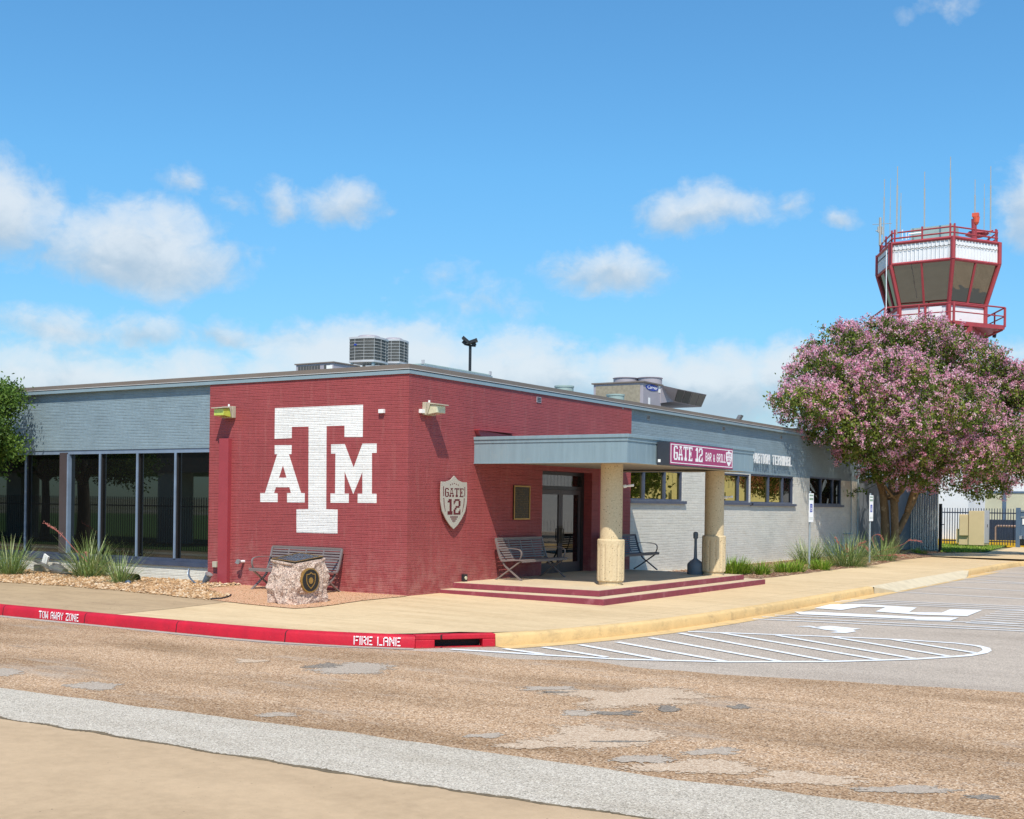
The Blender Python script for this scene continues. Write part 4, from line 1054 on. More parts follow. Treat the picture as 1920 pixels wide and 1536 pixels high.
mb.prism([(sx1, cyy+x, sz0+.25+z) for x, z in so_], (.003, 0, 0))
part(mb, 'lettering', 'sign_white', SG)
mb = MB(); text_mesh(mb, '12', GL, (sx1+.003, cyy-.09, sz0+.27), (0, 1, 0), (0, 0, -1), .014, .011, .002, (1, 0, 0)); text_mesh(mb, 'GATE', GL, (sx1+.003, cyy-.125, sz0+.36), (0, 1, 0), (0, 0, -1), .0076, .0065, .002, (1, 0, 0))
part(mb, 'emblem_lettering', 'sign_maroon', SG)
mb = MB(); mb.box(sx0+.02, sy0-.004, sz0+.06, sx0+.08, sy0-.001, sz0+.12); part(mb, 'label_plate', 'white_box', SG)
# raised metal letters on the grey wall
LT = empty('metal_lettering', (GX, 20, 3.3), 'row of raised white letters reading AVIATION TERMINAL above the grey wing windows', 'sign')
y_end = PB(1484, 870).y; y_st = PB(1413, 855).y; full = text_w('VIATION TERMINAL', SN, 2); cw = (y_end-y_st)/full
mb = MB(); text_mesh(mb, 'AVIATION TERMINAL', SN, (GX+.09, y_st-7*cw, 3.655), (0, 1, 0), (0, 0, -1), cw, .33/7, .028, (1, 0, 0), gap=2)
part(mb, 'letters', 'letter_metal', LT)
mb = MB()
for i in range(16): mb.tube([(GX, y_st+i*(y_end-y_st)/16+.1, 3.5), (GX+.1, y_st+i*(y_end-y_st)/16+.1, 3.5)], .008, 5)
part(mb, 'pins', 'steel', LT)
# outlet, spigot, little flood
mb = MB(); mb.box(-5.40, -.09, .37, -5.27, 0, .50); mb.box(-5.26, -.05, .38, -5.21, -.0, .49); tag(mb.build('outlet_box', 'fixture_tan', bevel=.006), 'tan weatherproof outlet box low on the front wall near the grey wing', 'outlet')
SPG = empty('wall_hydrant', (-4.6, 0, .5), 'chrome wall hydrant sticking out of the front wall left of the bench', 'tap')
mb = MB(); mb.tube([(-4.5, 0, .53), (-4.5, -.16, .53)], .032, 10); part(mb, 'pipe', 'white_box', SPG, smooth=True)
mb = MB(); mb.tube([(-4.5, -.15, .53), (-4.5, -.2, .53)], .055, 12); mb.tube([(-4.5, -.12, .53), (-4.62, -.14, .5)], .02, 8); part(mb, 'cap', 'steel', SPG, smooth=True)
FL = empty('ground_light', (.05, 2.0, .2), 'small black spotlight at the foot of the side wall above the steps', 'spotlight')
mb = MB(); mb.box(0, 1.93, .22, .06, 2.07, .36); part(mb, 'housing', 'black_metal', FL); mb = MB(); mb.tube([(.06, 2.0, .28), (.075, 2.0, .28)], .04, 10); part(mb, 'lens', 'lens_clear', FL)

# ---------------------------------------------------------------- benches
def arc(pts, n=8):
    """Catmull-Rom through points"""
    P_ = [Vector(p) for p in pts]; P_ = [P_[0]*2-P_[1]] + P_ + [P_[-1]*2-P_[-2]]; o = []
    for i in range(1, len(P_)-2):
        for k in range(n):
            t = k/n; a_, b_, c_, d_ = P_[i-1:i+3]
            o.append(.5*((2*b_)+(c_-a_)*t+(2*a_-5*b_+4*c_-d_)*t*t+(3*b_-a_-3*c_+d_)*t**3))
    o.append(P_[-2]); return o
def ribbon(mb, pts, w, t, ax):
    """flat bar: pts path, w along ax, t thickness"""
    ax = Vector(ax); vs = []
    for i, p in enumerate(pts):
        d_ = (pts[min(i+1, len(pts)-1)]-pts[max(i-1, 0)]).normalized(); n_ = d_.cross(ax).normalized()
        for a_, b_ in ((-1, -1), (1, -1), (1, 1), (-1, 1)): vs.append(p+ax*(w/2*a_)+n_*(t/2*b_))
    fs = []
    for i in range(len(pts)-1):
        for k in range(4): a_ = i*4+k; b_ = i*4+(k+1) % 4; fs.append((a_, b_, b_+4, a_+4))
    fs += [(3, 2, 1, 0), tuple(len(vs)-4+k for k in range(4))]; mb.add(vs, fs)
def make_bench(mat, L=1.95):
    e = empty('bench', (0, 0, 0)); hl = L/2
    prof_s = arc([(0, -.36, .425), (0, -.34, .45), (0, -.1, .44), (0, .12, .42), (0, .19, .45)], 6)
    prof_b = arc([(0, .19, .46), (0, .25, .62), (0, .33, .90)], 8)
    def slats(mb, prof, step, w, th=.008):
        tot = sum((prof[i+1]-prof[i]).length for i in range(len(prof)-1)); n = int(tot/step); 
        for k in range(n):
            s0 = tot*(k+.5)/n; acc = 0
            for i in range(len(prof)-1):
                l_ = (prof[i+1]-prof[i]).length
                if acc+l_ >= s0:
                    d_ = (prof[i+1]-prof[i]).normalized(); c_ = prof[i]+d_*(s0-acc); n_ = Vector((0, -d_.z, d_.y)); break
                acc += l_
            u = d_*(w/2); v_ = n_*(th/2)
            for x0_, x1_ in [(-hl, hl)]:
                A_ = Vector((x0_, 0, 0)); B_ = Vector((x1_-x0_, 0, 0))
                mb.prism([A_+c_-u-v_, A_+c_+u-v_, A_+c_+u+v_, A_+c_-u+v_], B_)
    m = MB(); slats(m, prof_s, .052, .038)
    for x_ in (-.5, 0, .5): ribbon(m, [p+Vector((x_*L/2, 0, -.004)) for p in prof_s], .035, .006, (1, 0, 0))
    for x_ in (-hl, hl): ribbon(m, [p+Vector((x_, 0, 0)) for p in prof_s], .04, .03, (1, 0, 0))
    m.box(-hl, -.375, .40, hl, -.345, .45); m.build('seat', mat, e)
    m = MB(); slats(m, prof_b, .052, .036)
    for x_ in (-.5, 0, .5): ribbon(m, [p+Vector((x_*L/2, 0, 0)) for p in prof_b], .035, .012, (1, 0, 0))
    for x_ in (-hl, hl): ribbon(m, [p+Vector((x_, 0, 0)) for p in prof_b], .045, .035, (1, 0, 0))
    m.box(-hl, .315, .885, hl, .35, .925); m.build('backrest', mat, e)
    for x_ in (-hl+.03, hl-.03):
        m = MB(); ribbon(m, arc([(x_, -.30, .42), (x_, -.17, .33), (x_, .02, .2), (x_, .2, .08), (x_, .34, .0)]), .05, .024, (1, 0, 0))
        ribbon(m, arc([(x_+.001, .16, .42), (x_+.001, .08, .3), (x_+.001, -.06, .2), (x_+.001, -.2, .1), (x_+.001, -.34, .0)]), .05, .024, (1, 0, 0)); m.build('leg', mat, e)
        m = MB(); ribbon(m, arc([(x_, .27, .68), (x_, .1, .70), (x_, -.2, .69), (x_, -.31, .65), (x_, -.33, .56), (x_, -.29, .45)]), .045, .014, (1, 0, 0)); m.build('armrest', mat, e)
    return e
b1 = make_bench('bench_metal'); g_ = 'slatted metal benches by the walls'
b1.location = (-2.6, -.40, -.01); tag(b1, 'grey brown slatted metal bench behind the boulder against the front wall', 'bench', g_)
b2 = copy_tree(b1); b2.rotation_euler.z = R(90); b2.location = (.46, 4.02, .2); b2['label'] = 'slatted metal bench on the porch left of the glass door, half in sun'
b3 = make_bench('bench_blue'); b3.rotation_euler.z = R(90); b3.location = (.62, 8.55, .2); tag(b3, 'dark slatted metal bench on the porch right of the door, behind the near column', 'bench', g_)

# ---------------------------------------------------------------- boulder
BO = empty('boulder', (-.77, -2.25, -.03), 'rough pink granite boulder with bronze plaques beside the front wall', 'boulder')
mb = MB(); n = 34; bw, bd, bh = .78, .90, .95
def bpt(u, v, w):
    """u,v,w in -1..1 on a cube surface -> rough block"""
    p = Vector((u, v, w)); 
    q = Vector((u*bw/2, v*bd/2, (w+1)/2*bh))
    # top plane slopes down to the near corner
    top = .93 - .07*u*.5 + .1*v*.5 - .06
    q.z = (w+1)/2*top
    rr = (abs(u)**6+abs(v)**6+abs(w)**6)**(1/6); q2 = Vector((q.x/ (1+.08*(abs(u)*abs(v))**2), q.y/(1+.08*(abs(u)*abs(v))**2), q.z))
    bulge = 1+.05*math.cos(w*1.6)*(1 if w < .9 else 0); bulge *= 1+.10*(1-w)/2; q2.x *= bulge; q2.y *= bulge
    dsp = mnoise.fractal(q2*2.6+Vector((3, 1, 2)), 1., 2.0, 6)*.055-abs(mnoise.noise(q2*3.2))*.08+mnoise.ridged_multi_fractal(q2*4, 1, 2, 4, .9, 2)*.02
    rough = 1 if w < .92 else .15
    flatp = .2 if (u > .9 and abs(v-.0) < .62 and -.42 < w < .66) else 1
    nn = Vector((u**3, v**3, (w**3)*.3)).normalized()
    return q2+nn*dsp*rough*flatp
import itertools
vid = {}
def vkey(u, v, w):
    k_ = (round(u, 4), round(v, 4), round(w, 4))
    if k_ not in vid: vid[k_] = len(mb.v); mb.v.append(tuple(bpt(u, v, w)))
    return vid[k_]
for ax in range(3):
    for sg in (-1, 1):
        for i in range(n):
            for j in range(n):
                q = []
                for (a_, b_) in ((i, j), (i+1, j), (i+1, j+1), (i, j+1)):
                    c3 = [0, 0, 0]; c3[ax] = sg; c3[(ax+1) % 3] = 2*a_/n-1; c3[(ax+2) % 3] = 2*b_/n-1; q.append(vkey(*c3))
                mb.f.append(tuple(q if sg > 0 else q[::-1])); mb.m.append(0); mb.tone.append(.5)
mb.build('rock', 'granite', BO)
BO.rotation_euler.z = R(-5); BO.scale = (.92, .93, .95); BO.location.y -= .12; BO.location.x += .03
tp = MB(); tp.prism([(-.35, -.40, .84), (.33, -.38, .80), (.36, .36, .895), (-.34, .34, .945)], (0, 0, .03)); tp.build('top_plaque', 'bronze_dark', BO, bevel=.004)
tb = MB()
cs = [Vector((-.35, -.40, .871)), Vector((.33, -.38, .831)), Vector((.36, .36, .926)), Vector((-.34, .34, .976))]
def tq(u, v): return cs[0]*(1-u)*(1-v)+cs[1]*u*(1-v)+cs[2]*u*v+cs[3]*(1-u)*v
for (u0, v0, u1, v1) in ((0, 0, 1, .03), (0, .97, 1, 1), (0, .03, .03, .97), (.97, .03, 1, .97)): tb.prism([tq(u0, v0), tq(u1, v0), tq(u1, v1), tq(u0, v1)], (0, 0, .006))
tb.build('plaque_border', 'bronze', BO)
tl = MB(); rd = random.Random(9)
for k in range(9):
    v = .86-k*.09; u = .12
    while u < .86:
        l_ = rd.uniform(.02, .08); 
        if rd.random() < .85: tl.prism([tq(u, v), tq(min(u+l_, .9), v), tq(min(u+l_, .9), v+.045), tq(u, v+.045)], (0, 0, .004))
        u += l_+.02
tl.build('plaque_text', 'elbow_blue', BO)
def disc(r0, x0, x1, z, mat, name, r1=None):
    m = MB(); N = 40; xs = []
    cyc = -.08
    pts = [(x0, cyc+r0*math.cos(2*math.pi*k/N), z+r0*math.sin(2*math.pi*k/N)) for k in range(N)]
    m.prism(pts, (x1-x0, 0, 0)); return m.build(name, mat, BO)
X_ = .455
disc(.24, X_-.06, X_+.012, .47, 'bronze', 'round_plaque_rim'); disc(.215, X_+.012, X_+.016, .47, 'rubber', 'round_plaque')
m = MB(); so2 = shield_outline(.25, .33); N = len(so2)
for i in range(N):
    a_, b_ = so2[i], so2[(i+1) % N]; k_ = .86
    m.prism([(X_+.016, -.08+a_[0], .47+a_[1]), (X_+.016, -.08+b_[0], .47+b_[1]), (X_+.016, -.08+b_[0]*k_, .47+b_[1]*k_), (X_+.016, -.08+a_[0]*k_, .47+a_[1]*k_)], (.006, 0, 0))
m.build('shield_emblem', 'bronze', BO)
m = MB()
pts = [(X_+.016, -.08+.055*(1+.12*(k % 2))*math.cos(2*math.pi*k/20), .465+.06*(1+.12*(k % 2))*math.sin(2*math.pi*k/20)) for k in range(20)]
m.prism(pts, (.008, 0, 0)); m.build('seal', 'bronze', BO)

# cigarette receptacle
e = empty('ash_receptacle', (2.56, 8.33, .2), 'grey plastic cigarette receptacle with a long neck beside the far column', 'ash bin')
mb = MB(); mb.lathe([(.19, 0), (.20, .02), (.20, .24), (.19, .27), (.13, .33), (.055, .38), (.045, .40)], (2.56, 8.33, .2), 28); part(mb, 'base', 'ash_grey', e, smooth=True)
mb = MB(); mb.lathe([(.046, .60), (.036, .9), (.036, 1.1)], (2.56, 8.33, 0), 16, mod=lambda k, z: .9 if k % 2 else 1); part(mb, 'neck', 'ash_grey', e, smooth=True)
mb = MB(); mb.lathe([(.05, 1.08), (.06, 1.10), (.062, 1.2), (.05, 1.235), (.03, 1.25)], (2.56, 8.33, 0), 16); part(mb, 'cap', 'ash_grey', e, smooth=True)

# ---------------------------------------------------------------- things lying in the stone bed
PR = empty('propeller', (-8.9, -.25, .05), 'old grey aircraft propeller hub with one curved blade lying in the stone bed', 'propeller')
pc = PA(105, 1071, -.3); hub0 = PA(93, 1066, -.35); 
mb = MB(); h0 = PA(98, 1066, -.3); h1 = PA(122, 1073, -.42); mb.tube([h0, h0.lerp(h1, .2), h0.lerp(h1, .55), h0.lerp(h1, .75), h1], [.10, .15, .15, .11, .09], 14); 
for k in range(6):
    t = k*1.05; dd = (h1-h0).normalized(); u_ = dd.cross(UP).normalized(); v_ = dd.cross(u_); c0 = h0.lerp(h1, .35)
    mb.tube([c0+(u_*math.cos(t)+v_*math.sin(t))*.13, c0+(u_*math.cos(t)+v_*math.sin(t))*.19], .03, 8)
part(mb, 'hub', 'prop_grey', PR, smooth=True)
mb = MB(); pts = arc([PA(94, 1066, -.3), PA(80, 1058, -.3), PA(62, 1050, -.28), PA(45, 1041, -.2)], 6); w = [.05, .06, .075, .085, .09, .09, .09, .088, .086, .08, .078, .074, .07, .066, .06, .055, .05, .035, .01]
mb.tube(pts, w[:len(pts)], 10, flat=.25); part(mb, 'blade', 'prop_grey', PR, smooth=True)
mb = MB(); pts = arc([PA(116, 1072, -.4), PA(130, 1075, -.4), PA(146, 1076, -.4), PA(160, 1074, -.35)], 5); mb.tube(pts, [.05, .06, .07, .075, .075, .075, .07, .07, .06, .06, .055, .05, .045, .04, .03, .02][:len(pts)], 10, flat=.3); part(mb, 'blade', 'prop_grey', PR, smooth=True)
WF = empty('garden_spotlight', PA(76, 1068, -.1), 'white garden floodlight on a grey box behind the propeller', 'spotlight')
a_ = PA(70, 1070, -.1); mb = MB(); mb.box(a_.x-.02, -.2, .0, a_.x+.34, -.02, .2, Matrix.Translation(Vector((0, 0, 0)))); part(mb, 'box', 'fixture_tan', WF, bevel=.01)
q_ = PA(85, 1050, -.12); mt = Matrix.Translation(q_) @ Matrix.Rotation(R(24), 4, 'Y')
mb = MB(); mb.box(-.09, -.02, -.13, .09, .02, .13, mt); mb.box(-.06, .02, -.1, .06, .06, .1, mt); mb.tube([(q_.x, -.12, .18), (q_.x, -.12, q_.z)], .012, 6); part(mb, 'head', 'white_box', WF)
mb = MB(); t0 = PA(240, 1084, -.75); mb.tube([PA(232, 1082, -.4), PA(256, 1084, -.7)], .095, 18, cap=False); mb.tube([PA(233, 1082, -.4), PA(234, 1082, -.42)], .09, 18)
mb.tube([PA(256, 1084, -.7), PA(232, 1082, -.4)], .085, 18, cap=False); tag(mb.build('drain_pipe', 'rubber', smooth=True), 'short black drain pipe end lying beside the smallest spiky plant', 'pipe')
mb = MB(); mb.lathe([(.02, 0), (.06, .01), (.075, .05), (.05, .085), (.01, .1)], SW(240, 1096), 10); tag(mb.build('pebble', 'elbow_blue', smooth=True), 'rounded grey blue stone in front of the smallest spiky plant', 'stone')
EB = empty('bent_propeller_blade', PA(388, 1088, -.25), 'bent blue grey propeller blade with its round root by the maroon wall', 'propeller')
mb = MB(); mb.tube([PA(384, 1092, -.3), PA(388, 1085, -.3), PA(392, 1077, -.3)], [.06, .075, .07], 14); part(mb, 'root', 'elbow_blue', EB, smooth=True)
mb = MB(); mb.tube([PA(391.3, 1078, -.3), PA(392.2, 1076, -.3)], .085, 14); part(mb, 'root_flange', 'steel', EB, smooth=True)
mb = MB(); pts = arc([PA(386, 1092, -.3), PA(372, 1095, -.4), PA(361, 1089, -.4), PA(354, 1079, -.35), PA(354.5, 1067, -.3)], 6)
mb.tube(pts, [.05-.0012*i for i in range(len(pts))], 8, flat=.3); part(mb, 'blade', 'elbow_blue', EB, smooth=True)

# ---------------------------------------------------------------- plants
def blade(mb, base, az_, lean, L_, w, tone, droop=.5, segs=5):
    d_ = Vector((math.cos(az_), math.sin(az_), 0)); sd = Vector((-d_.y, d_.x, 0)); p = Vector(base); ang = lean; vs = []
    for i in range(segs+1):
        t = i/segs; ww = w*(1-t**2.2)+.0008
        vs += [p-sd*ww/2, p+sd*ww/2]; st = L_/segs
        p = p + (d_*math.sin(ang)+UP*math.cos(ang))*st; ang += droop*(.35+t)/segs
    mb.add(vs, [(2*i, 2*i+1, 2*i+3, 2*i+2) for i in range(segs)], tone)
def grassy(name, c, n, L0, w, spread, lean, mat, label, cat, group, droop=.6, seed=1, stalks=()):
    rd = random.Random(seed); e = empty(name, c, label, cat, group); mb = MB()
    for i in range(n):
        r_ = spread*math.sqrt(rd.random()); a_ = rd.random()*6.283
        b = Vector((r_*math.cos(a_), r_*math.sin(a_), 0)); az_ = a_+rd.gauss(0, .5)
        blade(mb, b, az_, min(1.45, abs(rd.gauss(lean*.72, lean*.42))*(.6+.5*r_/spread)), L0*rd.uniform(.55, 1.1), w*rd.uniform(.7, 1.2), min(1, max(0, rd.gauss(.45, .28))), droop*rd.uniform(.4, 1.4))
    mb.build('leaves', mat, e)
    for (pts, r_) in stalks:
        m = MB(); loc = [Vector(p)-Vector(c) for p in pts]; ap = arc(loc, 8); m.tube(ap, r_, 5, tone=.1)
        k0 = int(len(ap)*.62)
        for i in range(k0, len(ap)):
            for q in range(4):
                p = ap[i]+Vector((rd.uniform(-.03, .03), rd.uniform(-.03, .03), rd.uniform(-.03, .04))); s_ = rd.uniform(.007, .015)
                m.add([p+Vector((s_, 0, 0)), p+Vector((0, s_, 0)), p+Vector((-s_, 0, 0)), p+Vector((0, -s_, 0)), p+Vector((0, 0, s_*1.6)), p-Vector((0, 0, s_*1.2))], [(0, 1, 4), (1, 2, 4), (2, 3, 4), (3, 0, 4), (1, 0, 5), (2, 1, 5), (3, 2, 5), (0, 3, 5)], rd.random())
        m.build('flower_stalk', 'coral', e)
    return e
gy = 'spiky yucca clumps'
pA1, pA2, pA3 = SW(20, 1078), SW(168, 1082), SW(224, 1094)
grassy('yucca', pA1, 330, 1.05, .014, .26, .98, 'yucca', 'spiky grey green yucca at the far left end of the stone bed', 'yucca', gy, .7, 11)
grassy('yucca', pA2, 420, 1.15, .014, .32, 1.0, 'yucca', 'large spiky yucca with one tall red flower stalk in the stone bed', 'yucca', gy, .7, 12, stalks=[([pA2+Vector((0, 0, .3)), PA(140, 1030, pA2.y), PA(112, 1000, pA2.y), PA(84, 981, pA2.y)], .008), ([pA2+Vector((0, 0, .3)), PA(166, 1048, pA2.y), PA(162, 1040, pA2.y), PA(160, 1037, pA2.y)], .006)])
grassy('yucca', pA3, 230, .85, .012, .2, .98, 'yucca', 'smallest spiky yucca in the stone bed, nearest the maroon wall', 'yucca', gy, .7, 13)
pB1, pB2 = SW(1515, 1058), SW(1588, 1062)
grassy('yucca', pB1, 340, 1.05, .016, .38, 1.05, 'yucca', 'pale spiky yucca beside the nearer parking sign post', 'yucca', gy, .75, 14)
YP = lambda px, py, y: PA(px, py, y)
ky = pB2.y
grassy('yucca', pB2, 560, 1.25, .016, .6, 1.05, 'yucca', 'widest spiky yucca with coral flower stalks between the two parking signs', 'yucca', gy, .75, 15, stalks=[
    ([pB2+Vector((0, 0, .3)), YP(1582, 1030, ky), YP(1572, 1018, ky), YP(1566, 1008, ky)], .008), ([pB2+Vector((0, 0, .3)), YP(1592, 1035, ky), YP(1586, 1022, ky), YP(1588, 1035, ky-.3)], .008),
    ([pB2+Vector((0, 0, .3)), YP(1600, 1028, ky), YP(1612, 1020, ky), YP(1624, 1016, ky)], .008), ([pB2+Vector((0, 0, .3)), YP(1610, 1024, ky), YP(1622, 1026, ky), YP(1628, 1032, ky)], .008)])
pB3 = SW(1655, 1052)
grassy('yucca', pB3, 260, 1.2, .015, .4, 1.05, 'yucca', 'straggly yucca behind the farther parking sign post, its long stalks leaning right', 'yucca', gy, .8, 16, stalks=[
    ([pB3+Vector((-.2, 0, .3)), YP(1690, 1022, pB3.y), YP(1706, 1013, pB3.y), YP(1728, 1016, pB3.y)], .008), ([pB3+Vector((-.2, 0, .3)), YP(1636, 1008, pB3.y), YP(1648, 1003, pB3.y), YP(1656, 1012, pB3.y)], .008),
    ([pB3+Vector((-.3, -.3, .15)), YP(1640, 1043, pB3.y-.5), YP(1670, 1041, pB3.y-.5), YP(1697, 1042, pB3.y-.5)], .006)])
gl2 = 'yellow green grassy clumps'
for i, (px, py, n_, L_, sp, lab) in enumerate([(1375, 1077, 420, .58, .30, 'dark green grassy clump just behind the far column'), (1397, 1077, 240, .46, .18, 'grassy clump second from the far column'), (1429, 1078, 220, .46, .18, 'grassy clump third from the far column'), 
        (1470, 1074, 320, .42, .26, 'yellow green clump left of the nearer parking sign'), (1494, 1073, 260, .42, .22, 'bright clump touching the left side of the nearer sign post'), (1537, 1069, 340, .42, .28, 'bright yellow green clump right of the nearer sign post')]):
    c = SW(px, py); grassy('grass_clump', c, n_, L_, .017, sp, .75, 'liriope', lab, 'grass clump', gl2, .9, 30+i)
c = SW(1722, 1042); grassy('grass_clump', c, 160, .4, .02, .3, .8, 'liriope', 'small dark weed clump at the foot of the sheet metal panel', 'grass clump', gl2, .9, 40)

# parking signs
def parking_sign(px, pyb, pyt, lab, scale=1.):
    b = SW(px, pyb); w_ = (b-CAM).dot(FWD); top = b.z+(pyb-pyt)*w_/F
    e = empty('parking_sign', b, lab, 'sign', 'accessible parking signs')
    mb = MB(); mb.tube([(b.x, b.y, b.z-.1), (b.x, b.y, top)], .033, 10); part(mb, 'post', 'galv', e, smooth=True)
    sxx = b.x+.045; ang = R(58); hz = top-.04
    m = Matrix.Translation((b.x, b.y, 0)) @ Matrix.Rotation(-R(8), 4, 'Z')
    # plates face +X (towards the cars)
    mb = MB(); mb.box(.04, -.155, hz-.93, .046, .155, hz-.03, m); mb.box(.0, -.02, hz-.12, .04, .02, hz-.09, m); mb.box(.0, -.02, hz-.85, .04, .02, hz-.82, m); part(mb, 'plate', 'sign_white', e)
    mb = MB(); mb.box(.046, -.125, hz-.12, .048, .125, hz-.07, m); mb.box(.046, -.125, hz-.24, .048, .125, hz-.17, m); mb.box(.046, -.125, hz-.80, .048, .125, hz-.79, m); mb.box(.046, -.125, hz-.84, .048, .125, hz-.83, m); part(mb, 'legend', 'sign_green', e)
    mb = MB(); mb.box(.046, -.08, hz-.62, .048, .08, hz-.36, m); part(mb, 'blue_panel', 'sign_blue', e)
    mb = MB(); mb.box(.048, -.03, hz-.43, .049, .0, hz-.395, m); mb.box(.048, -.03, hz-.52, .049, -.005, hz-.44, m); mb.box(.048, -.005, hz-.52, .049, .04, hz-.5, m); mb.box(.048, .03, hz-.575, .049, .05, hz-.52, m)
    N = 14
    for k in range(N):
        t0, t1 = -.4-k*.3, -.4-(k+1)*.3
        mb.prism([m @ Vector((.048, -.01+r_*math.cos(t), hz-.54+r_*math.sin(t))) for r_, t in ((.05, t0), (.05, t1), (.038, t1), (.038, t0))], (.001, 0, 0))
    part(mb, 'wheelchair_symbol', 'sign_white', e)
parking_sign(1517, 1066, 921, 'accessible parking sign on the nearer galvanised post, in front of the grey wall')
parking_sign(1630, 1056, 925, 'accessible parking sign on the farther galvanised post, left of the tree trunk')

# ---------------------------------------------------------------- trees
def leafquad(mb, p, s_, rd, tone, up=.4):
    a_ = rd.random()*6.283; z_ = rd.uniform(-.7, .7)+up; n_ = Vector((math.cos(a_), math.sin(a_), z_)).normalized()
    u = n_.cross(UP)
    if u.length < .1: u = Vector((1, 0, 0))
    u.normalize(); v = n_.cross(u); t = rd.random()*3.14; u2 = u*math.cos(t)+v*math.sin(t); v2 = v*math.cos(t)-u*math.sin(t)
    mb.add([p-u2*s_, p-v2*s_*.5, p+u2*s_, p+v2*s_*.5], [(0, 1, 2, 3)], tone)
def crown(blobs, n_tuft, leaves, leaf, rd, flower=None, seed=0, nf=.4, fl=18, shell=(.45, 1.), tuft_r=.16, thr=-.22):
    L_ = MB(); Fm = MB(); wts = [b[3]*b[4]*b[5] for b in blobs]; tot = sum(w**.67 for w in wts)
    for b, w in zip(blobs, wts):
        k = int(n_tuft*(w**.67)/tot)
        c = Vector(b[:3])
        for i in range(k):
            while True:
                d_ = Vector((rd.gauss(0, 1), rd.gauss(0, 1), rd.gauss(0, 1)))
                if d_.length > .1: break
            d_.normalize(); rr = rd.uniform(shell[0], shell[1])**.6
            p = c+Vector((d_.x*b[3], d_.y*b[4], d_.z*b[5]))*rr
            nz_ = mnoise.noise(p*1.15+Vector((seed, 0, 0)))
            if nz_ < thr: continue
            p += d_*.25*mnoise.noise(p*2.3)
            tone0 = .30+.5*nz_+.15*rd.random()
            for q in range(leaves):
                o_ = Vector((rd.gauss(0, 1), rd.gauss(0, 1), rd.gauss(0, .8)))*tuft_r
                leafquad(L_, p+o_, leaf*rd.uniform(.6, 1.25), rd, min(1, max(0, tone0+rd.gauss(0, .17))))
            if flower and rr > .66 and rd.random() < nf*(1.15 if d_.z > -.2 else .55)*(1+1.2*mnoise.noise(p*.9+Vector((0, seed, 5)))):
                dd = (d_+Vector((0, 0, .5))).normalized(); tn = rd.random()
                for q in range(fl):
                    t = rd.random(); rad = .125*(1-.7*t)+.015
                    o_ = dd*(.03+.20*t)+Vector((rd.gauss(0, 1), rd.gauss(0, 1), rd.gauss(0, 1)))*rad*.62
                    leafquad(Fm, p+o_+dd*.06, flower*rd.uniform(.6, 1.2), rd, min(1, max(0, .2+.55*tn+rd.gauss(0, .2))))
    return L_, Fm
rd = random.Random(21)
base = Vector((1.1, 30.8, .1))
TD = (base-CAM).dot(FWD)
CM = empty('crape_myrtle', base, 'large crape myrtle covered in pink blossom at the end of the grey wing', 'tree')
pxm = F/TD
def T(px, py, dd=0.): return PD(px, py, TD+dd)
# trunks and limbs
tr = MB()
limbs = [([(1662, 1040, 0), (1660, 1000, 0), (1658, 950, 0), (1650, 905, -.3), (1625, 850, -2.), (1590, 790, -4)], [.34, .27, .24, .19, .12, .07]),
         ([(1680, 1040, -.2), (1678, 990, -.2), (1676, 940, -.2), (1668, 890, .3), (1655, 830, .8), (1640, 760, 1.2)], [.27, .23, .22, .16, .11, .06]),
         ([(1682, 1000, -.1), (1695, 975, .1), (1712, 940, .4), (1728, 905, .6), (1755, 860, .9), (1800, 800, 1.5)], [.20, .19, .17, .14, .10, .06]),
         ([(1676, 945, -.2), (1692, 905, -.6), (1690, 870, -1.6), (1680, 810, -3), (1670, 740, -4)], [.16, .13, .11, .09, .05]),
         ([(1665, 935, 0), (1672, 900, .6), (1690, 860, 1.2), (1690, 800, 2)], [.14, .12, .09, .05]),
         ([(1700, 960, .2), (1715, 915, -.4), (1745, 870, -1.2), (1790, 830, -2), (1830, 790, -2.5)], [.15, .13, .11, .08, .05]),
         ([(1655, 930, 0), (1640, 890, -.9), (1610, 850, -2.6), (1560, 810, -4.4), (1520, 770, -6)], [.13, .12, .10, .07, .04]),
         ([(1660, 900, 0), (1662, 860, .5), (1675, 800, .2), (1690, 720, 0)], [.12, .11, .09, .05]),
         ([(1735, 900, .6), (1780, 880, 1.), (1840, 860, 1.6), (1880, 840, 2)], [.10, .09, .07, .04]),
         ([(1684, 940, -.3), (1668, 925, -.6), (1655, 905, -.8), (1640, 880, -.6)], [.08, .08, .07, .05]),
         ([(1666, 932, -.3), (1690, 925, -.6), (1698, 905, -.8), (1702, 870, -.6)], [.08, .07, .07, .05])]
for pts, rs in limbs:
    P3 = [T(*p) for p in pts]; ap = arc(P3, 5); n_ = len(ap); rr = []
    for i in range(n_):
        t = i/(n_-1)*(len(rs)-1); k = min(int(t), len(rs)-2); rr.append((rs[k]*(1-(t-k))+rs[k+1]*(t-k))*(1+.09*mnoise.noise(ap[i]*3)))
    tr.tube(ap, [r_*.70 for r_ in rr], 12)
for i in range(70):
    a_ = rd.choice(limbs)[0][-1]; P0 = T(*a_); dirv = Vector((rd.uniform(-1, 1), rd.uniform(-1, 1), rd.uniform(.0, .9))).normalized(); l_ = rd.uniform(.5, 1.2)
    tr.tube([P0-dirv*.3, P0+dirv*l_*.5+Vector((0, 0, rd.uniform(-.1, .3))), P0+dirv*l_], [.035, .022, .008], 5)
part(tr, 'trunk', 'bark', CM, smooth=True)
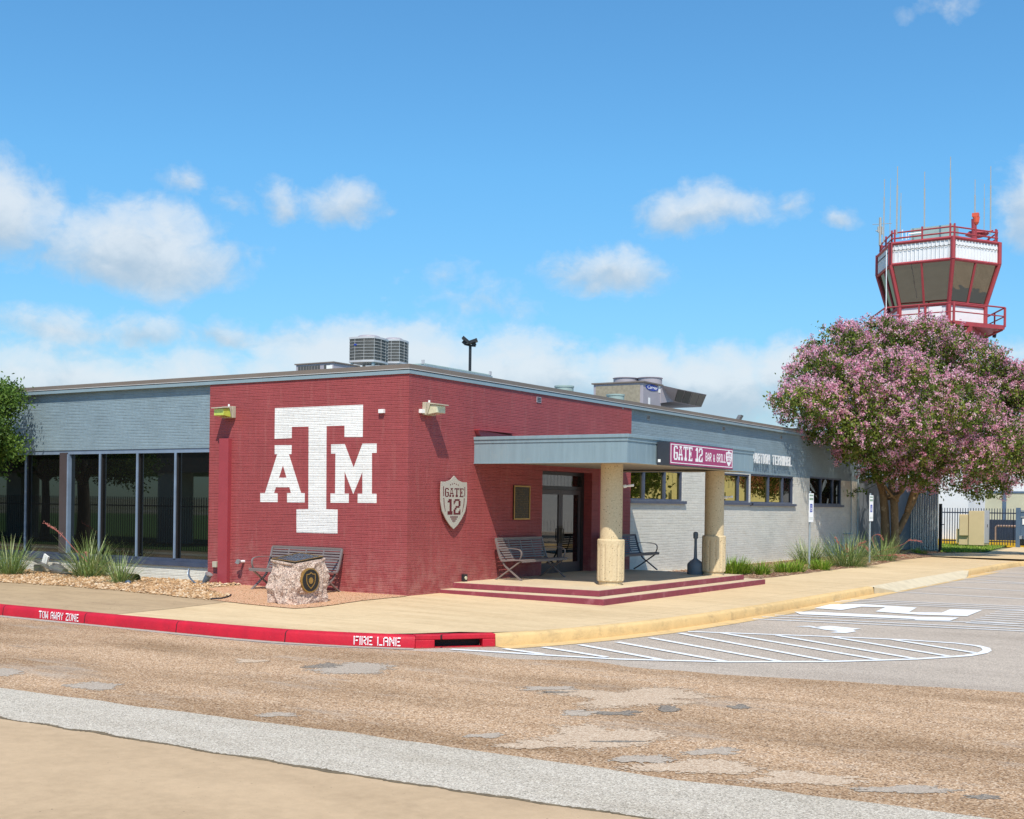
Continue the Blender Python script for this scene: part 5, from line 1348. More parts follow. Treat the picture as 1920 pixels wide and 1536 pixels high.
BLB = [(1510, 755, -6.5, 60, 42), (1535, 705, -5, 60, 48), (1580, 655, -3, 62, 45), (1650, 640, .3, 75, 42), (1740, 640, 0, 80, 42), (1810, 680, .3, 75, 50), (1870, 740, .5, 75, 60), (1925, 790, .6, 80, 70), (1590, 740, -5.0, 85, 60), (1680, 720, -4.5, 90, 60), (1610, 800, -5.5, 60, 45), (1690, 790, -5.5, 60, 50),
       (1770, 760, -3.2, 90, 60), (1850, 830, -2.0, 85, 60), (1560, 800, -5.5, 58, 36), (1640, 830, -4.6, 60, 40), (1720, 830, -3.0, 70, 45), (1800, 860, -2.4, 70, 45), (1640, 870, -2.4, 40, 35), (1700, 885, -2.4, 50, 28), (1880, 870, .5, 60, 45), (1845, 908, -.6, 50, 26),
       (1620, 700, 2.4, 90, 60), (1720, 700, 3.0, 100, 70), (1820, 760, 2.6, 90, 70), (1760, 850, 2.2, 80, 50), (1700, 780, .5, 100, 70), (1950, 850, 0, 70, 60), (1476, 748, -7.5, 34, 24), (1930, 720, .5, 45, 40), (1535, 662, -3, 35, 25), (1600, 850, -5, 35, 22), (1760, 905, -1.6, 55, 22)]
blobs = []
for (px, py, dd, rx, ry) in BLB:
    c = T(px, py, dd); f_ = (TD+dd)/F; blobs.append((c.x-base.x, c.y-base.y, c.z-base.z, rx*f_, (rx*f_+ry*f_)*.5, ry*f_))
Lm, Fm = crown(blobs, 21000, 8, .066, rd, flower=.043, seed=2, nf=.50, fl=24, thr=-.28, tuft_r=.135)
Lm.build('foliage', 'leaf_myrtle', CM); Fm.build('blossom', 'blossom', CM)
# epicormic sprig
mb = MB(); 
for (px, py) in ((1590, 925), (1597, 928), (1605, 921), (1613, 919), (1621, 921)):
    for q in range(14): leafquad(mb, T(px, py, -1.4)+Vector((rd.gauss(0, .06), rd.gauss(0, .06), rd.gauss(0, .06)))-base, .06, rd, rd.random())
mb.tube([T(1650, 905, -.4)-base, T(1620, 920, -1.2)-base, T(1590, 926, -1.4)-base], .01, 5, tone=0); mb.build('side_sprig', 'leaf_dark', CM)

def simple_tree(name, c, h, rx, rz, label, n=1400, leaf=.12, leaves=8, group=None, seed=1, mat='leaf_dark', trunk=.22, nb=14, cz=None, blobs_=None, tuft=.22):
    rd2 = random.Random(seed); e = empty(name, c, label, 'tree', group); bl_ = blobs_ or []
    cz = cz or h-rz
    if not blobs_:
        for i in range(nb):
            a_ = rd2.random()*6.28; r_ = rx*.62*math.sqrt(rd2.random()); bl_.append((r_*math.cos(a_), r_*math.sin(a_), cz+rd2.uniform(-.5, .6)*rz, rx*rd2.uniform(.3, .5), rx*rd2.uniform(.3, .5), rz*rd2.uniform(.3, .5)))
    L_, _ = crown(bl_, n, leaves, leaf, rd2, seed=seed, tuft_r=tuft)
    L_.build('foliage', mat, e)
    m = MB(); m.tube(arc([(0, 0, 0), (.05, 0, cz*.4), (0, .05, cz*.8), (.1, 0, cz)], 4), [trunk*(1-.04*i) for i in range(13)], 10)
    for b in bl_[:9]: m.tube([(0, 0, cz*.55), Vector(b[:3])*.6+Vector((0, 0, cz*.25)), b[:3]], [trunk*.4, trunk*.25, .03], 6)
    m.build('trunk', 'bark_dark', e, smooth=True); return e
# live oak at the left edge, in front of the grey wing
cL = Vector((-13.4, -2.3, 0))
def bl(px, py, y, r): p = PA(px, py, y); return (p.x-cL.x, p.y-cL.y, p.z, r, r, r*.9)
LB = [bl(2, 742, -.75, .42), bl(-30, 745, -1.1, .6), bl(-8, 780, -.8, .45), bl(-12, 818, -.8, .5), bl(8, 842, -.7, .38), bl(-20, 866, -.9, .42), bl(18, 742, -.7, .22), bl(-60, 790, -1.8, .8), bl(-95, 790, -2.2, 1.0), bl(-100, 850, -2.4, .9), bl(20, 752, -.7, .3), bl(16, 830, -.7, .25)]
simple_tree('oak_tree', cL, 6, 3, 2, 'dark green oak branches reaching in at the left edge over the grey wing', n=2600, leaf=.045, leaves=12, seed=5, blobs_=LB, cz=4., trunk=.2, tuft=.13)

# ---------------------------------------------------------------- roof equipment
def condenser(c, w, h, rz, lab, badge=False):
    e = empty('condenser_unit', c, lab, 'air conditioner', 'round top condensers on the roof', rz); hw = w/2
    # convex sided cabinet
    N = 8; out_ = []
    for s_ in range(4):
        a0 = R(45+90*s_)
        for k in range(N):
            t = k/N; A_ = Vector((math.cos(a0), math.sin(a0)))*hw*1.414; B_ = Vector((math.cos(a0+R(90)), math.sin(a0+R(90))))*hw*1.414
            p = A_.lerp(B_, t); m_ = (A_+B_).normalized(); p = p+m_*.07*math.sin(math.pi*t)*w; out_.append(p)
    m = MB(); m.prism([(p.x*.985, p.y*.985, .05) for p in out_], (0, 0, h-.1)); m.build('coil', 'hvac_coil', e)
    m = MB()
    for z_ in [.05+(h-.1)*k/7 for k in range(8)]: m.tube([(p.x, p.y, z_) for p in out_+[out_[0]]], .006, 4, cap=False)
    for i in range(0, len(out_), 3): m.tube([(out_[i].x, out_[i].y, .05), (out_[i].x, out_[i].y, h-.05)], .006, 4)
    m.build('guard_wires', 'wire_line', e)
    m = MB(); m.prism([(p.x*1.01, p.y*1.01, 0) for p in out_], (0, 0, .05)); m.prism([(p.x*1.02, p.y*1.02, h-.05) for p in out_], (0, 0, .05)); m.build('casing', 'light_grey_metal', e)
    m = MB(); m.lathe([(hw*.82, h), (hw*.78, h+.05), (hw*.66, h+.07), (.05, h+.05)], (0, 0, 0), 24); m.build('fan_guard', 'hvac', e, smooth=True)
    m = MB(); 
    for a_ in (45, 135, 225, 315): m.box(hw*math.cos(R(a_))*1.2-.03, hw*math.sin(R(a_))*1.2-.03, -.9, hw*math.cos(R(a_))*1.2+.03, hw*math.sin(R(a_))*1.2+.03, 0)
    m.build('stand', 'galv', e)
    if badge: m = MB(); m.box(-hw*.55, -hw*1.13, h*.66, -hw*.35, -hw*1.10, h*.72); m.build('badge', 'sign_blue', e)
d1 = 33.; c1 = PD(691, 682, d1); s1 = 67*d1/F; condenser(c1, .76, 47*d1/F, R(10), 'nearer square condenser with dark coils on the roof above the painted letters', True)
d2 = 35.5; c2 = PD(738, 684, d2); condenser(c2, .64, 45*d2/F, R(14), 'farther condenser half hidden behind the first one')
def pbox(mb, px0, px1, py0, py1, d, depth, par='A'):
    """box whose front face spans the pixels at depth d, axis aligned to the building"""
    a_ = PD(px0, py1, d); b_ = PD(px1, py0, d); return a_, b_
e = empty('rooftop_curb_unit', PD(700, 690, 32), 'pale teal low roof curb unit under the condensers', 'air conditioner')
a_ = PD(668, 690, 32); mb = MB(); mb.box(a_.x-.3, a_.y, 4.45, a_.x+1.4, a_.y+.9, 5.36); part(mb, 'cabinet', 'hvac_teal', e, bevel=.02)
mb = MB(); b_ = PD(655, 683, 32); mb.prism([(b_.x-.6, b_.y, 5.38), (b_.x+.25, b_.y, 5.38), (b_.x+.45, b_.y, 5.1), (b_.x-.5, b_.y, 5.1)], (0, .8, 0)); part(mb, 'hood', 'hvac_coil_tan', e)
e = empty('low_roof_unit', PA(556, 690, 3.5), 'long low lilac grey roof unit with a row of louvres, left of the condensers', 'air conditioner')
y_ = 4.2; a_ = PA(555, 690, y_); b_ = PA(625, 682, y_); zt = PA(590, 682.5, y_).z
mb = MB(); mb.box(a_.x, y_, 4.5, b_.x, y_+1., zt); part(mb, 'cabinet', 'hvac', e, bevel=.01)
mb = MB(); mb.box(a_.x-.03, y_-.03, zt, b_.x+.03, y_+1.03, zt+.03); part(mb, 'lid', 'cap_brown', e)
mb = MB(); n_ = 8; ww = (b_.x-a_.x)*.6/n_
for k in range(n_): mb.box(a_.x+.08+k*ww, y_-.01, zt-.24, a_.x+.08+(k+.8)*ww, y_, zt-.04)
for k in (.76, .85): mb.box(a_.x+(b_.x-a_.x)*k, y_-.01, zt-.2, a_.x+(b_.x-a_.x)*(k+.06), y_, zt-.04)
part(mb, 'louvres', 'hvac_coil', e); mb = MB(); mb.box(b_.x-.22, y_-.012, zt-.22, b_.x-.03, y_, zt-.06); part(mb, 'label', 'white_box', e)
e = empty('flat_roof_unit', PA(800, 690, 4), 'low teal roof unit with lifting lugs right of the condensers', 'air conditioner')
a_ = PD(748, 690, 33); b_ = PD(838, 690, 36); zt = PD(800, 681, 34).z; mb = MB()
cN = PD(796, 681, 32.5); mb.box(cN.x-2.0, cN.y, 4.4, cN.x, cN.y+3.2, cN.z); part(mb, 'cabinet', 'hvac_teal', e, bevel=.01)
mb = MB(); mb.box(cN.x-2.03, cN.y-.03, cN.z-.1, cN.x+.03, cN.y+3.23, cN.z-.04); part(mb, 'lid_trim', 'galv', e)
mb = MB(); mb.box(cN.x-.09, cN.y-.02, cN.z-.02, cN.x-.01, cN.y+.02, cN.z+.09); mb.box(cN.x-.02, cN.y+3.1, cN.z-.02, cN.x+.02, cN.y+3.2, cN.z+.09); part(mb, 'lifting_lug', 'light_grey_metal', e)
# big packaged unit
e = empty('packaged_roof_unit', PD(1205, 770, 36.5), 'big lilac grey packaged roof unit with two round fans and a slanted intake hood', 'air conditioner')
cN = PD(1206, 717, 36.); zt = cN.z; xL = PA(1113, 720, cN.y).x; 
yE = PB(1240, 722, cN.x).y; yH = PB(1321, 735, cN.x).y
mb = MB(); mb.box(xL, cN.y, 4.4, cN.x, yE, zt); part(mb, 'cabinet', 'hvac', e, bevel=.01)
mb = MB(); mb.box(xL-.05, cN.y-.05, zt, cN.x+.05, yE+.05, zt+.04); part(mb, 'roof_cap', 'cap_brown', e)
mb = MB(); mb.box(xL+.08, cN.y-.012, 4.5, cN.x-.1, cN.y, zt-.06); part(mb, 'coil', 'hvac_coil_tan', e)
for fx in (.30, .72):
    mb = MB(); cx_ = xL+(cN.x-xL)*fx+.1; mb.lathe([(.37, zt+.04), (.37, zt+.22), (.40, zt+.24), (.37, zt+.26), (.1, zt+.25)], (cx_, cN.y+.75+fx*.6, 0), 24); part(mb, 'fan_shroud', 'hvac', e, smooth=True)
ym = yE
O_ = .42; q1, q2, q3, q4 = PB(1239, 722, cN.x+.02), PB(1270, 729, cN.x+O_), PB(1263, 753, cN.x+.05), PB(1239, 756, cN.x+.02)
r2, r3 = PB(1325, 740, cN.x+O_), PB(1315, 763.5, cN.x+.05)
bk = Vector((-1.4, 0, 0)); mb = MB()
vs = [q1, q2, q3, q4, r2, r3]; vb = [Vector((cN.x-1.4, v.y, v.z)) for v in vs]
mb.add(vs+vb, [(0, 1, 2, 3), (1, 4, 5, 2), (0, 6, 7, 1), (1, 7, 10, 4), (4, 10, 11, 5), (5, 11, 8, 2), (2, 8, 9, 3), (3, 9, 6, 0)]); part(mb, 'intake_hood', 'hvac', e)
nrm_ = (r2-q2).cross(q3-q2).normalized(); nrm_ = nrm_ if nrm_.x > 0 else -nrm_
for k in range(4):
    f0, f1 = .02+k*.245, .02+(k+.9)*.245; mb = MB(); lp = lambda A_, B_, f_: A_.lerp(B_, f_)
    tl_, tr2, br_, bl2 = lp(q2, r2, f0), lp(q2, r2, f1), lp(q3, r3, f1), lp(q3, r3, f0)
    mb.prism([lp(tl_, bl2, .06)+nrm_*.005, lp(tr2, br_, .06)+nrm_*.005, lp(tr2, br_, .94)+nrm_*.005, lp(tl_, bl2, .94)+nrm_*.005], nrm_*.01)
    part(mb, 'filter_grille', 'hvac_coil' if k < 2 else 'hvac_filter', e)
mb = MB(); mb.box(cN.x-1.4, q4.y+.05, 4.4, cN.x-.15, r3.y-.9, q4.z-.1); part(mb, 'plenum', 'prop_grey', e)
mb = MB(); lc = PB(1223, 727, cN.x+.012); N = 28
mb.prism([(cN.x, lc.y+.42*math.cos(2*math.pi*k/N), lc.z+.095*math.sin(2*math.pi*k/N)+.0) for k in range(N)], (.012, 0, 0)); bd_ = part(mb, 'oval_badge', 'sign_blue', e)
tx = bpy.data.curves.new('badge_text', 'FONT'); tx.body = 'Carrier'; tx.size = .2; tx.align_x = 'CENTER'; tx.align_y = 'CENTER'; tx.extrude = .002; tx.shear = .3
to = bpy.data.objects.new('badge_text_tmp', tx); COL.objects.link(to)
dg_ = bpy.context.evaluated_depsgraph_get(); me = bpy.data.meshes.new_from_object(to.evaluated_get(dg_)); bpy.data.objects.remove(to)
me.materials.clear(); me.materials.append(MATS['sign_white'])
o = bpy.data.objects.new('badge_lettering', me); COL.objects.link(o); o.parent = bd_
o.matrix_local = Matrix.Translation(Vector((cN.x+.016, lc.y, lc.z))-e.location) @ Matrix(((0, 0, 1, 0), (1, 0, 0, 0), (0, 1, 0, 0), (0, 0, 0, 1))) @ Matrix.Diagonal((1.15, .8, 1, 1))
mb = MB(); q_ = PB(1236, 728, cN.x); mb.box(cN.x, q_.y-.05, q_.z-.14, cN.x+.008, q_.y+.22, q_.z+.12); q_ = PB(1216, 752, cN.x); mb.box(cN.x, q_.y-.02, q_.z-.1, cN.x+.008, q_.y+.1, q_.z+.1); part(mb, 'label_plate', 'white_box', e)
for (px, py0, py1, wpx, d, lab) in ((1058, 724, 745, 37, 30.5, 'round pale green exhaust fan on the roof left of the packaged unit'), (1154, 740, 765, 35, 32.5, 'round pale green exhaust fan low in front of the packaged unit')):
    t0 = PD(px, py0, d); r_ = wpx/2*d/F; mb = MB(); mb.lathe([(r_*.94, 4.42), (r_*.94, t0.z-.05), (r_, t0.z-.04), (r_, t0.z), (r_*.4, t0.z-.01)], (t0.x, t0.y, 0), 24)
    o = mb.build('exhaust_fan', 'hvac_teal', smooth=True); tag(o, lab, 'exhaust fan', 'round exhaust fans')
mb = MB(); t0 = PB(1282, 773, -1.2); mb.lathe([(.25, 4.42), (.26, t0.z-.03), (.2, t0.z+.01), (.05, t0.z+.02)], (t0.x, t0.y, 0), 18); tag(mb.build('roof_vent', 'white_metal', smooth=True), 'low white round roof vent under the intake hood', 'roof vent')
mb = MB(); a_ = PB(1374, 789, -.8); b_ = PB(1388, 790, -.8); t0 = PB(1386, 779.5, -.8)
mb.prism([(-.8, a_.y, 4.6), (-.8, a_.y+.2, 4.6), (-.8, b_.y, t0.z), (-.8, b_.y-.2, t0.z+.02)], (.12, 0, 0)); tag(mb.build('roof_vent', 'prop_grey'), 'small slanted dark metal flap far along the roof edge', 'roof vent')
mb = MB(); a_ = PB(1497, 808, -.1); mb.box(-.35, a_.y-.35, 4.5, -.02, a_.y+.5, a_.z+.08); tag(mb.build('roof_vent', 'concrete_wall'), 'short grey box at the far end of the roof edge beside the tree', 'roof vent')
# flood light pole behind the building
d = 58.; b_ = PD(881, 700, d)
e = empty('floodlight_pole', (b_.x, b_.y, 0), 'dark floodlight pole with two lamp heads standing behind the building', 'light pole')
tz = PD(881, 648, d).z; mb = MB(); mb.tube([(b_.x, b_.y, 0), (b_.x, b_.y, tz)], .07, 10); part(mb, 'pole', 'black_metal', e)
mb = MB(); l_, r_ = PD(871, 645.5, d), PD(892, 649, d); mb.tube([l_, PD(881, 648, d), r_], .05, 6); part(mb, 'crossarm', 'black_metal', e)
for px, py, rr in ((874, 639, 40), (887, 641, -20)):
    c = PD(px, py, d); m_ = Matrix.Translation(c) @ Matrix.Rotation(YAW, 4, 'Z') @ Matrix.Rotation(R(rr), 4, 'Y'); mb = MB(); mb.box(-.22, -.25, -.06, .22, .25, .08, m_); mb.box(-.1, -.1, -.2, .1, .1, -.06, m_); part(mb, 'lamp_head', 'black_metal', e)
mb = MB(); a_ = PD(762, 640, 60); 
# ---------------------------------------------------------------- control tower
DT = 68.; tc_ = PD(1755, 600, DT); TX, TY = tc_.x, tc_.y; sc_ = DT/F
TW = empty('control_tower', (TX, TY, 0), 'maroon and white air traffic control tower with slanted cab windows behind the pink tree', 'control tower')
tocam = Vector((CAM.x-TX, CAM.y-TY)).normalized(); rgt = Vector((-tocam.y, tocam.x))   # right as seen from the camera
if rgt.dot(Vector((RT.x, RT.y))) < 0: rgt = -rgt
def hv(Rm, ang, z): d_ = tocam*math.cos(R(ang))*Rm+rgt*math.sin(R(ang))*Rm; return Vector((TX+d_.x, TY+d_.y, z))
HA = [-106, -46, 14, 74, 134, 194]
hr = lambda py: CAM.z+(943.2+(1768-960)*math.tan(ROLL)-py)*(DT-3.3)*sc_/DT    # heights read at the near corner post
def hz_(py): r_ = ray(1784, py); return CAM.z+r_.z*(DT-3.3)
zdeck, zwt, zwb, zfl = hz_(445), hz_(485), hz_(565), hz_(606)
RU, RL, RW = 111*sc_, 88*sc_, 123*sc_
def hexwall(mb, r0, z0, r1, z1, inset=0.):
    for i in range(6):
        a0, a1 = HA[i], HA[(i+1) % 6]; mb.quad(hv(r0-inset, a0, z0), hv(r0-inset, a1, z0), hv(r1-inset, a1, z1), hv(r1-inset, a0, z1))
def posts(mb, r0, z0, r1, z1, th):
    for a0 in HA: mb.tube([hv(r0, a0, z0), hv(r1, a0, z1)], th, 6)
def hexring(mb, r_, z_, th):
    mb.tube([hv(r_, a0, z_) for a0 in HA+[HA[0]]], th, 6, cap=False)
# upper cladding with ribs
mb = MB(); hexwall(mb, RU, zwt, RU, zdeck)
for i in range(6):
    for k in range(1, 15):
        p0 = hv(RU+.02, HA[i], zwt).lerp(hv(RU+.02, HA[(i+1) % 6], zwt), k/15); p1 = Vector((p0.x, p0.y, zdeck-.05))
        mb.tube([p0, p1], .035, 4)
part(mb, 'upper_cladding', 'tower_white', TW)
mb = MB()
for i in range(6):
    n_ = 14; a_, b_ = hv(RU+.06, HA[i], zwt+(zdeck-zwt)*.66), hv(RU+.06, HA[(i+1) % 6], zwt+(zdeck-zwt)*.66)
    pts = []
    for k in range(n_*2+1): p = a_.lerp(b_, k/(2*n_)); p.z += -.03 if k % 2 else .03; pts.append(p)
    mb.tube(pts, .016, 4)
part(mb, 'cladding_cable', 'frame_dark', TW)
mb = MB(); mb.add([hv(RU, a0, zdeck-.05) for a0 in HA], [tuple(range(6))]); part(mb, 'cab_roof', 'light_grey_metal', TW)
mb = MB(); hexring(mb, RU+.02, zdeck, .10); hexring(mb, RU+.0, zwt, .09); posts(mb, RU+.03, zwt, RU+.03, zdeck+.05, .13); posts(mb, RL+.02, zwb, RU+.03, zwt, .12); hexring(mb, RL+.03, zwb, .09)
part(mb, 'cab_frame', 'tower_red', TW)
for i in range(6):
    a0, a1 = HA[i], HA[(i+1) % 6]; mb = MB(); mb.quad(hv(RL, a0, zwb), hv(RL, a1, zwb), hv(RU-.02, a1, zwt), hv(RU-.02, a0, zwt)); w = part(mb, 'cab_window', 'glass_tower', TW)
    mb = MB(); mb.tube([hv(RL+.02, a0, zwb).lerp(hv(RL+.02, a1, zwb), .5), hv(RU, a0, zwt).lerp(hv(RU, a1, zwt), .5)], .065, 5); part(mb, 'mullion', 'tower_red', w)
mb = MB(); hexwall(mb, RL, zfl-.1, RL, zwb); part(mb, 'lower_cladding', 'tower_white', TW)
mb = MB(); posts(mb, RL+.02, zfl, RL+.02, zwb, .13)
p0, p1 = hv(RL+.03, HA[1], zfl).lerp(hv(RL+.03, HA[2], zfl), .53), hv(RL+.03, HA[1], zwb).lerp(hv(RL+.03, HA[2], zwb), .53); mb.tube([p0, p1], .07, 5); part(mb, 'lower_posts', 'tower_red', TW)
mb = MB(); pa, pb = hv(RL+.05, HA[1], zfl).lerp(hv(RL+.05, HA[2], zfl), .60), hv(RL+.05, HA[1], zfl).lerp(hv(RL+.05, HA[2], zfl), .86); mb.quad(pa, pb, pb+UP*1.05, pa+UP*1.05); part(mb, 'cab_door', 'sign_white', TW)
# walkway and rails
mb = MB(); mb.add([hv(RW, a0, zfl-.12) for a0 in HA]+[hv(RW, a0, zfl+.1) for a0 in HA], [(0, 1, 2, 3, 4, 5), (6, 7, 8, 9, 10, 11)]+[(i, (i+1) % 6, 6+(i+1) % 6, 6+i) for i in range(6)]); part(mb, 'walkway', 'tower_red', TW)
mb = MB(); hexring(mb, RW, zfl+1.05, .045); hexring(mb, RW, zfl+.58, .035)
for i in range(6): mb.tube([hv(RW, HA[i], zfl), hv(RW, HA[i], zfl+1.05)], .07, 6)
for i in (1, 3): 
    m0, m1 = hv(RW, HA[i], zfl).lerp(hv(RW, HA[(i+1) % 6], zfl), .5), None; mb.tube([m0, m0+UP*1.05], .05, 5)
part(mb, 'walkway_railing', 'tower_red', TW)
mb = MB(); rt_ = RU-.08; hexring(mb, rt_, zdeck+.6, .045); hexring(mb, rt_, zdeck+.3, .045)
for i in range(6):
    for f_ in (0.04, .5, .96): p = hv(rt_, HA[i], zdeck).lerp(hv(rt_, HA[(i+1) % 6], zdeck), f_); mb.tube([p, p+UP*.78], .055, 5)
part(mb, 'roof_railing', 'tower_red', TW)
# band and shaft
mb = MB(); SQ = [32.6, 122.6, 212.6, 302.6]; rs_ = 119*sc_*.94
def sqw(mb, r_, z0, z1): 
    v = [hv(r_, a0, z0) for a0 in SQ]+[hv(r_, a0, z1) for a0 in SQ]; mb.add(v, [(i, (i+1) % 4, 4+(i+1) % 4, 4+i) for i in range(4)]+[(0, 1, 2, 3), (4, 5, 6, 7)])
sqw(mb, rs_, zfl-.75, zfl-.13); 
for a0 in HA: mb.tube([hv(RW*.97, a0, zfl-.13), hv(rs_*.72, a0, zfl-.6)], .06, 5)
part(mb, 'red_band', 'tower_red', TW)
mb = MB(); sqw(mb, rs_*.98, -.2, zfl-.75); part(mb, 'shaft', 'tower_white', TW)
# roof gear on the tower
for nm, px, pt, pb_, dd, r_ in (('antenna', 1656.5, 336, 455, -2, .022), ('antenna', 1681, 312, 440, -2.5, .028), ('antenna', 1687.5, 362, 450, 0, .02), ('antenna', 1733, 322, 432, -1, .024), ('antenna', 1781.5, 294, 432, -1.5, .028), ('antenna', 1827.5, 337, 440, .5, .024), ('antenna', 1857, 312, 440, -1, .026), ('antenna', 1845, 345, 440, 1.5, .016), ('antenna', 1668, 335, 470, 1, .014)):
    p0, p1 = PD(px, pb_, DT+dd), PD(px+(2 if px < 1700 else .8), pt, DT+dd); mb = MB(); mb.tube([p0, p0.lerp(p1, .72)], r_*1.6, 5); mb.tube([p0.lerp(p1, .72), p1], r_*.9, 5); part(mb, nm, 'antenna', TW)
mb = MB(); p0 = PD(1650, 460, DT-2); p1 = PD(1650.5, 408, DT-2); mb.tube([p0, p1], .07, 6)
mb.tube([PD(1636, 421, DT-2), PD(1672, 419, DT-2)], .016, 4); mb.tube([PD(1642, 433, DT-2), PD(1650, 433, DT-2)], .03, 4); mb.tube([PD(1647, 425, DT-2), PD(1647, 436, DT-2)], .05, 5); mb.tube([PD(1654, 425, DT-2), PD(1654, 440, DT-2)], .04, 5); part(mb, 'aerial_mast', 'antenna', TW)
mb = MB(); p = PD(1752, 446, DT+.5); mb.box(p.x-1.2, p.y-.4, p.z-.3, p.x+1.1, p.y+.9, PD(1752, 427, DT+.5).z); part(mb, 'roof_cabinet', 'hvac_teal', TW)
mb = MB(); mb.tube([PD(1703, 448, DT-1), PD(1703.5, 439, DT-1), PD(1728, 436, DT-1)], .04, 5); mb.tube([PD(1692, 450, DT-1), PD(1692, 431, DT-1)], .03, 5); mb.tube([PD(1699, 450, DT-1), PD(1699, 436, DT-1)], .03, 5); part(mb, 'white_pipe', 'white_metal', TW)
mb = MB(); mb.tube([PD(1827, 449, DT-1), PD(1826, 411, DT-1)], .14, 8); c = PD(1832, 440, DT-.5); mb.lathe([(.3, -.15), (.65, 0), (.5, .15)], c, 8); mb.tube([PD(1835, 441, DT-1), PD(1862, 432, DT-1)], .04, 5); part(mb, 'beacon_stand', 'tower_red', TW)
mb = MB(); a_ = PD(1829, 403.5, DT-1.1); mb.box(a_.x-.16, a_.y-.14, a_.z-.10, a_.x+.18, a_.y+.14, a_.z+.10); c = PD(1830.5, 414, DT-1.1); mb.lathe([(.08, -.22), (.15, -.1), (.19, .2)], c, 12); part(mb, 'beacon', 'orange', TW)
mb = MB(); mb.tube([PD(1865.5, 624, DT-1), PD(1864, 633, DT-1)], .1, 6); part(mb, 'horn', 'black_metal', TW)
mb = MB(); mb.tube([PD(1662, 470, DT-3.3), PD(1661.5, 580, DT-3.4)], .025, 4); part(mb, 'cable', 'white_metal', TW)

# ---------------------------------------------------------------- beyond the grey wing
mb = MB(); yw = 38.6
mb.box(-.4, YE+.02, -.1, -.12, yw, 3.05); tag(mb.build('screen_wall', 'grey_render'), 'plain dark grey screen wall behind the tree trunk', 'wall')
mb = MB(); mb.box(-.42, YE+.02, 3.05, -.07, yw, 3.18); mb.build('coping', 'frame_dark', bpy.data.objects['screen_wall'])
a_ = PA(1705, 1035, yw).x; b_ = PA(1758, 1035, yw).x
mb = MB(); n_ = 12
for k in range(n_):
    x0_ = a_+(b_-a_)*k/n_; x1_ = a_+(b_-a_)*(k+1)/n_; xm = (x0_+x1_)/2
    mb.quad((x0_, yw, -.1), (xm, yw-.008, -.1), (xm, yw-.008, 3.0), (x0_, yw, 3.0)); mb.quad((xm, yw-.008, -.1), (x1_, yw, -.1), (x1_, yw, 3.0), (xm, yw-.008, 3.0))
mb.box(a_, yw+.01, -.1, b_, yw+.06, 3.0); tag(mb.build('sheet_metal_panel', 'sheet_metal'), 'shiny ribbed sheet metal panel between the tree and the fence', 'panel')
gp = G(1762.5, 1034, 0.); mb = MB(); mb.box(gp.x-.06, gp.y-.06, -.2, gp.x+.06, gp.y+.06, 2.12); mb.tube([(gp.x, gp.y-.06, 1.2), (gp.x+.2, gp.y-.06, 1.2)], .02, 5); tag(mb.build('gate_post', 'black_metal'), 'tall black square gate post at the right edge of the metal panel', 'post')
# lawn, yard and path
flat('yard', [(-60, 36), (6.2, 36), (6.2, 45.5), (-60, 45.5)], .0, 'dry_field'); bpy.data.objects['yard'].location.z = -.02
gq = [G(*p, 0.02) for p in [(1763, 1035), (1763, 1019), (1905, 1019), (1880, 1026), (1850, 1034), (1820, 1036)]]
flat('lawn', gq, .02, 'grass')
mb = MB(); rd = random.Random(2); gq2 = [Vector((p.x, p.y)) for p in gq]; xs = [p.x for p in gq]; ys = [p.y for p in gq]; k = 0
while k < 5000:
    p = Vector((rd.uniform(min(xs), max(xs)), rd.uniform(min(ys), max(ys))))
    if inpoly(p, gq2): blade(mb, (p.x, p.y, .02), rd.random()*6.28, rd.uniform(0, .6), rd.uniform(.05, .1), .03, rd.random(), .5, 2); k += 1
tag(mb.build('grass', 'liriope'), 'short green lawn in front of the blue iron fence', 'grass', kind='stuff')
dp_ = [G(*p, .01) for p in [(1700, 1041), (1763, 1036.5), (1850, 1036), (1900, 1026), (1960, 1026), (1960, 1050), (1900, 1048)]]
flat('path', dp_, .004, 'sidewalk')
# iron fence facing the camera
FY = 46.5; fz = PA(1790, 1021, FY).z
fx0, fx1 = PA(1766, 1000, FY).x, PA(1905, 1000, FY).x
FE = empty('iron_fence', (fx0, FY, fz), 'dark blue iron picket fence behind the tan cabinet', 'fence')
mb = MB(); ztop = PA(1790, 952.5, FY).z; n_ = 29
for k in range(n_): x_ = fx0+(fx1-fx0)*k/(n_-1); mb.box(x_-.018, FY-.018, fz+.02, x_+.018, FY+.018, ztop)
part(mb, 'pickets', 'iron_blue', FE)
mb = MB(); 
for py in (961, 1013.5): z_ = PA(1790, py, FY).z; mb.box(fx0, FY-.03, z_-.03, fx1, FY-.019, z_+.03)
part(mb, 'rail', 'iron_blue', FE); mb = MB(); x_ = PA(1909, 1000, FY-.2).x; mb.box(x_-.1, FY-.3, fz-.1, x_+.1, FY-.1, ztop+.05); part(mb, 'end_post', 'gate_blue', FE)
mb = MB(); x0_ = PA(1912.5, 1000, FY).x; mb.box(x0_, FY-.05, fz+.25, x0_+3.5, FY, ztop-.12)
GT = empty('sliding_gate', (x0_, FY, fz), 'blue grey sliding gate cut by the right edge of the photo', 'gate'); part(mb, 'panel', 'gate_blue', GT)
mb = MB()
for z_ in (fz+.25, fz+1.45, fz+1.75): mb.box(x0_, FY-.08, z_, x0_+3.5, FY-.051, z_+.08)
part(mb, 'gate_rail', 'galv', GT); mb = MB(); mb.box(x0_+.12, FY-.085, fz+1.1, x0_+.5, FY-.081, fz+1.4); part(mb, 'notice', 'sign_white', GT)
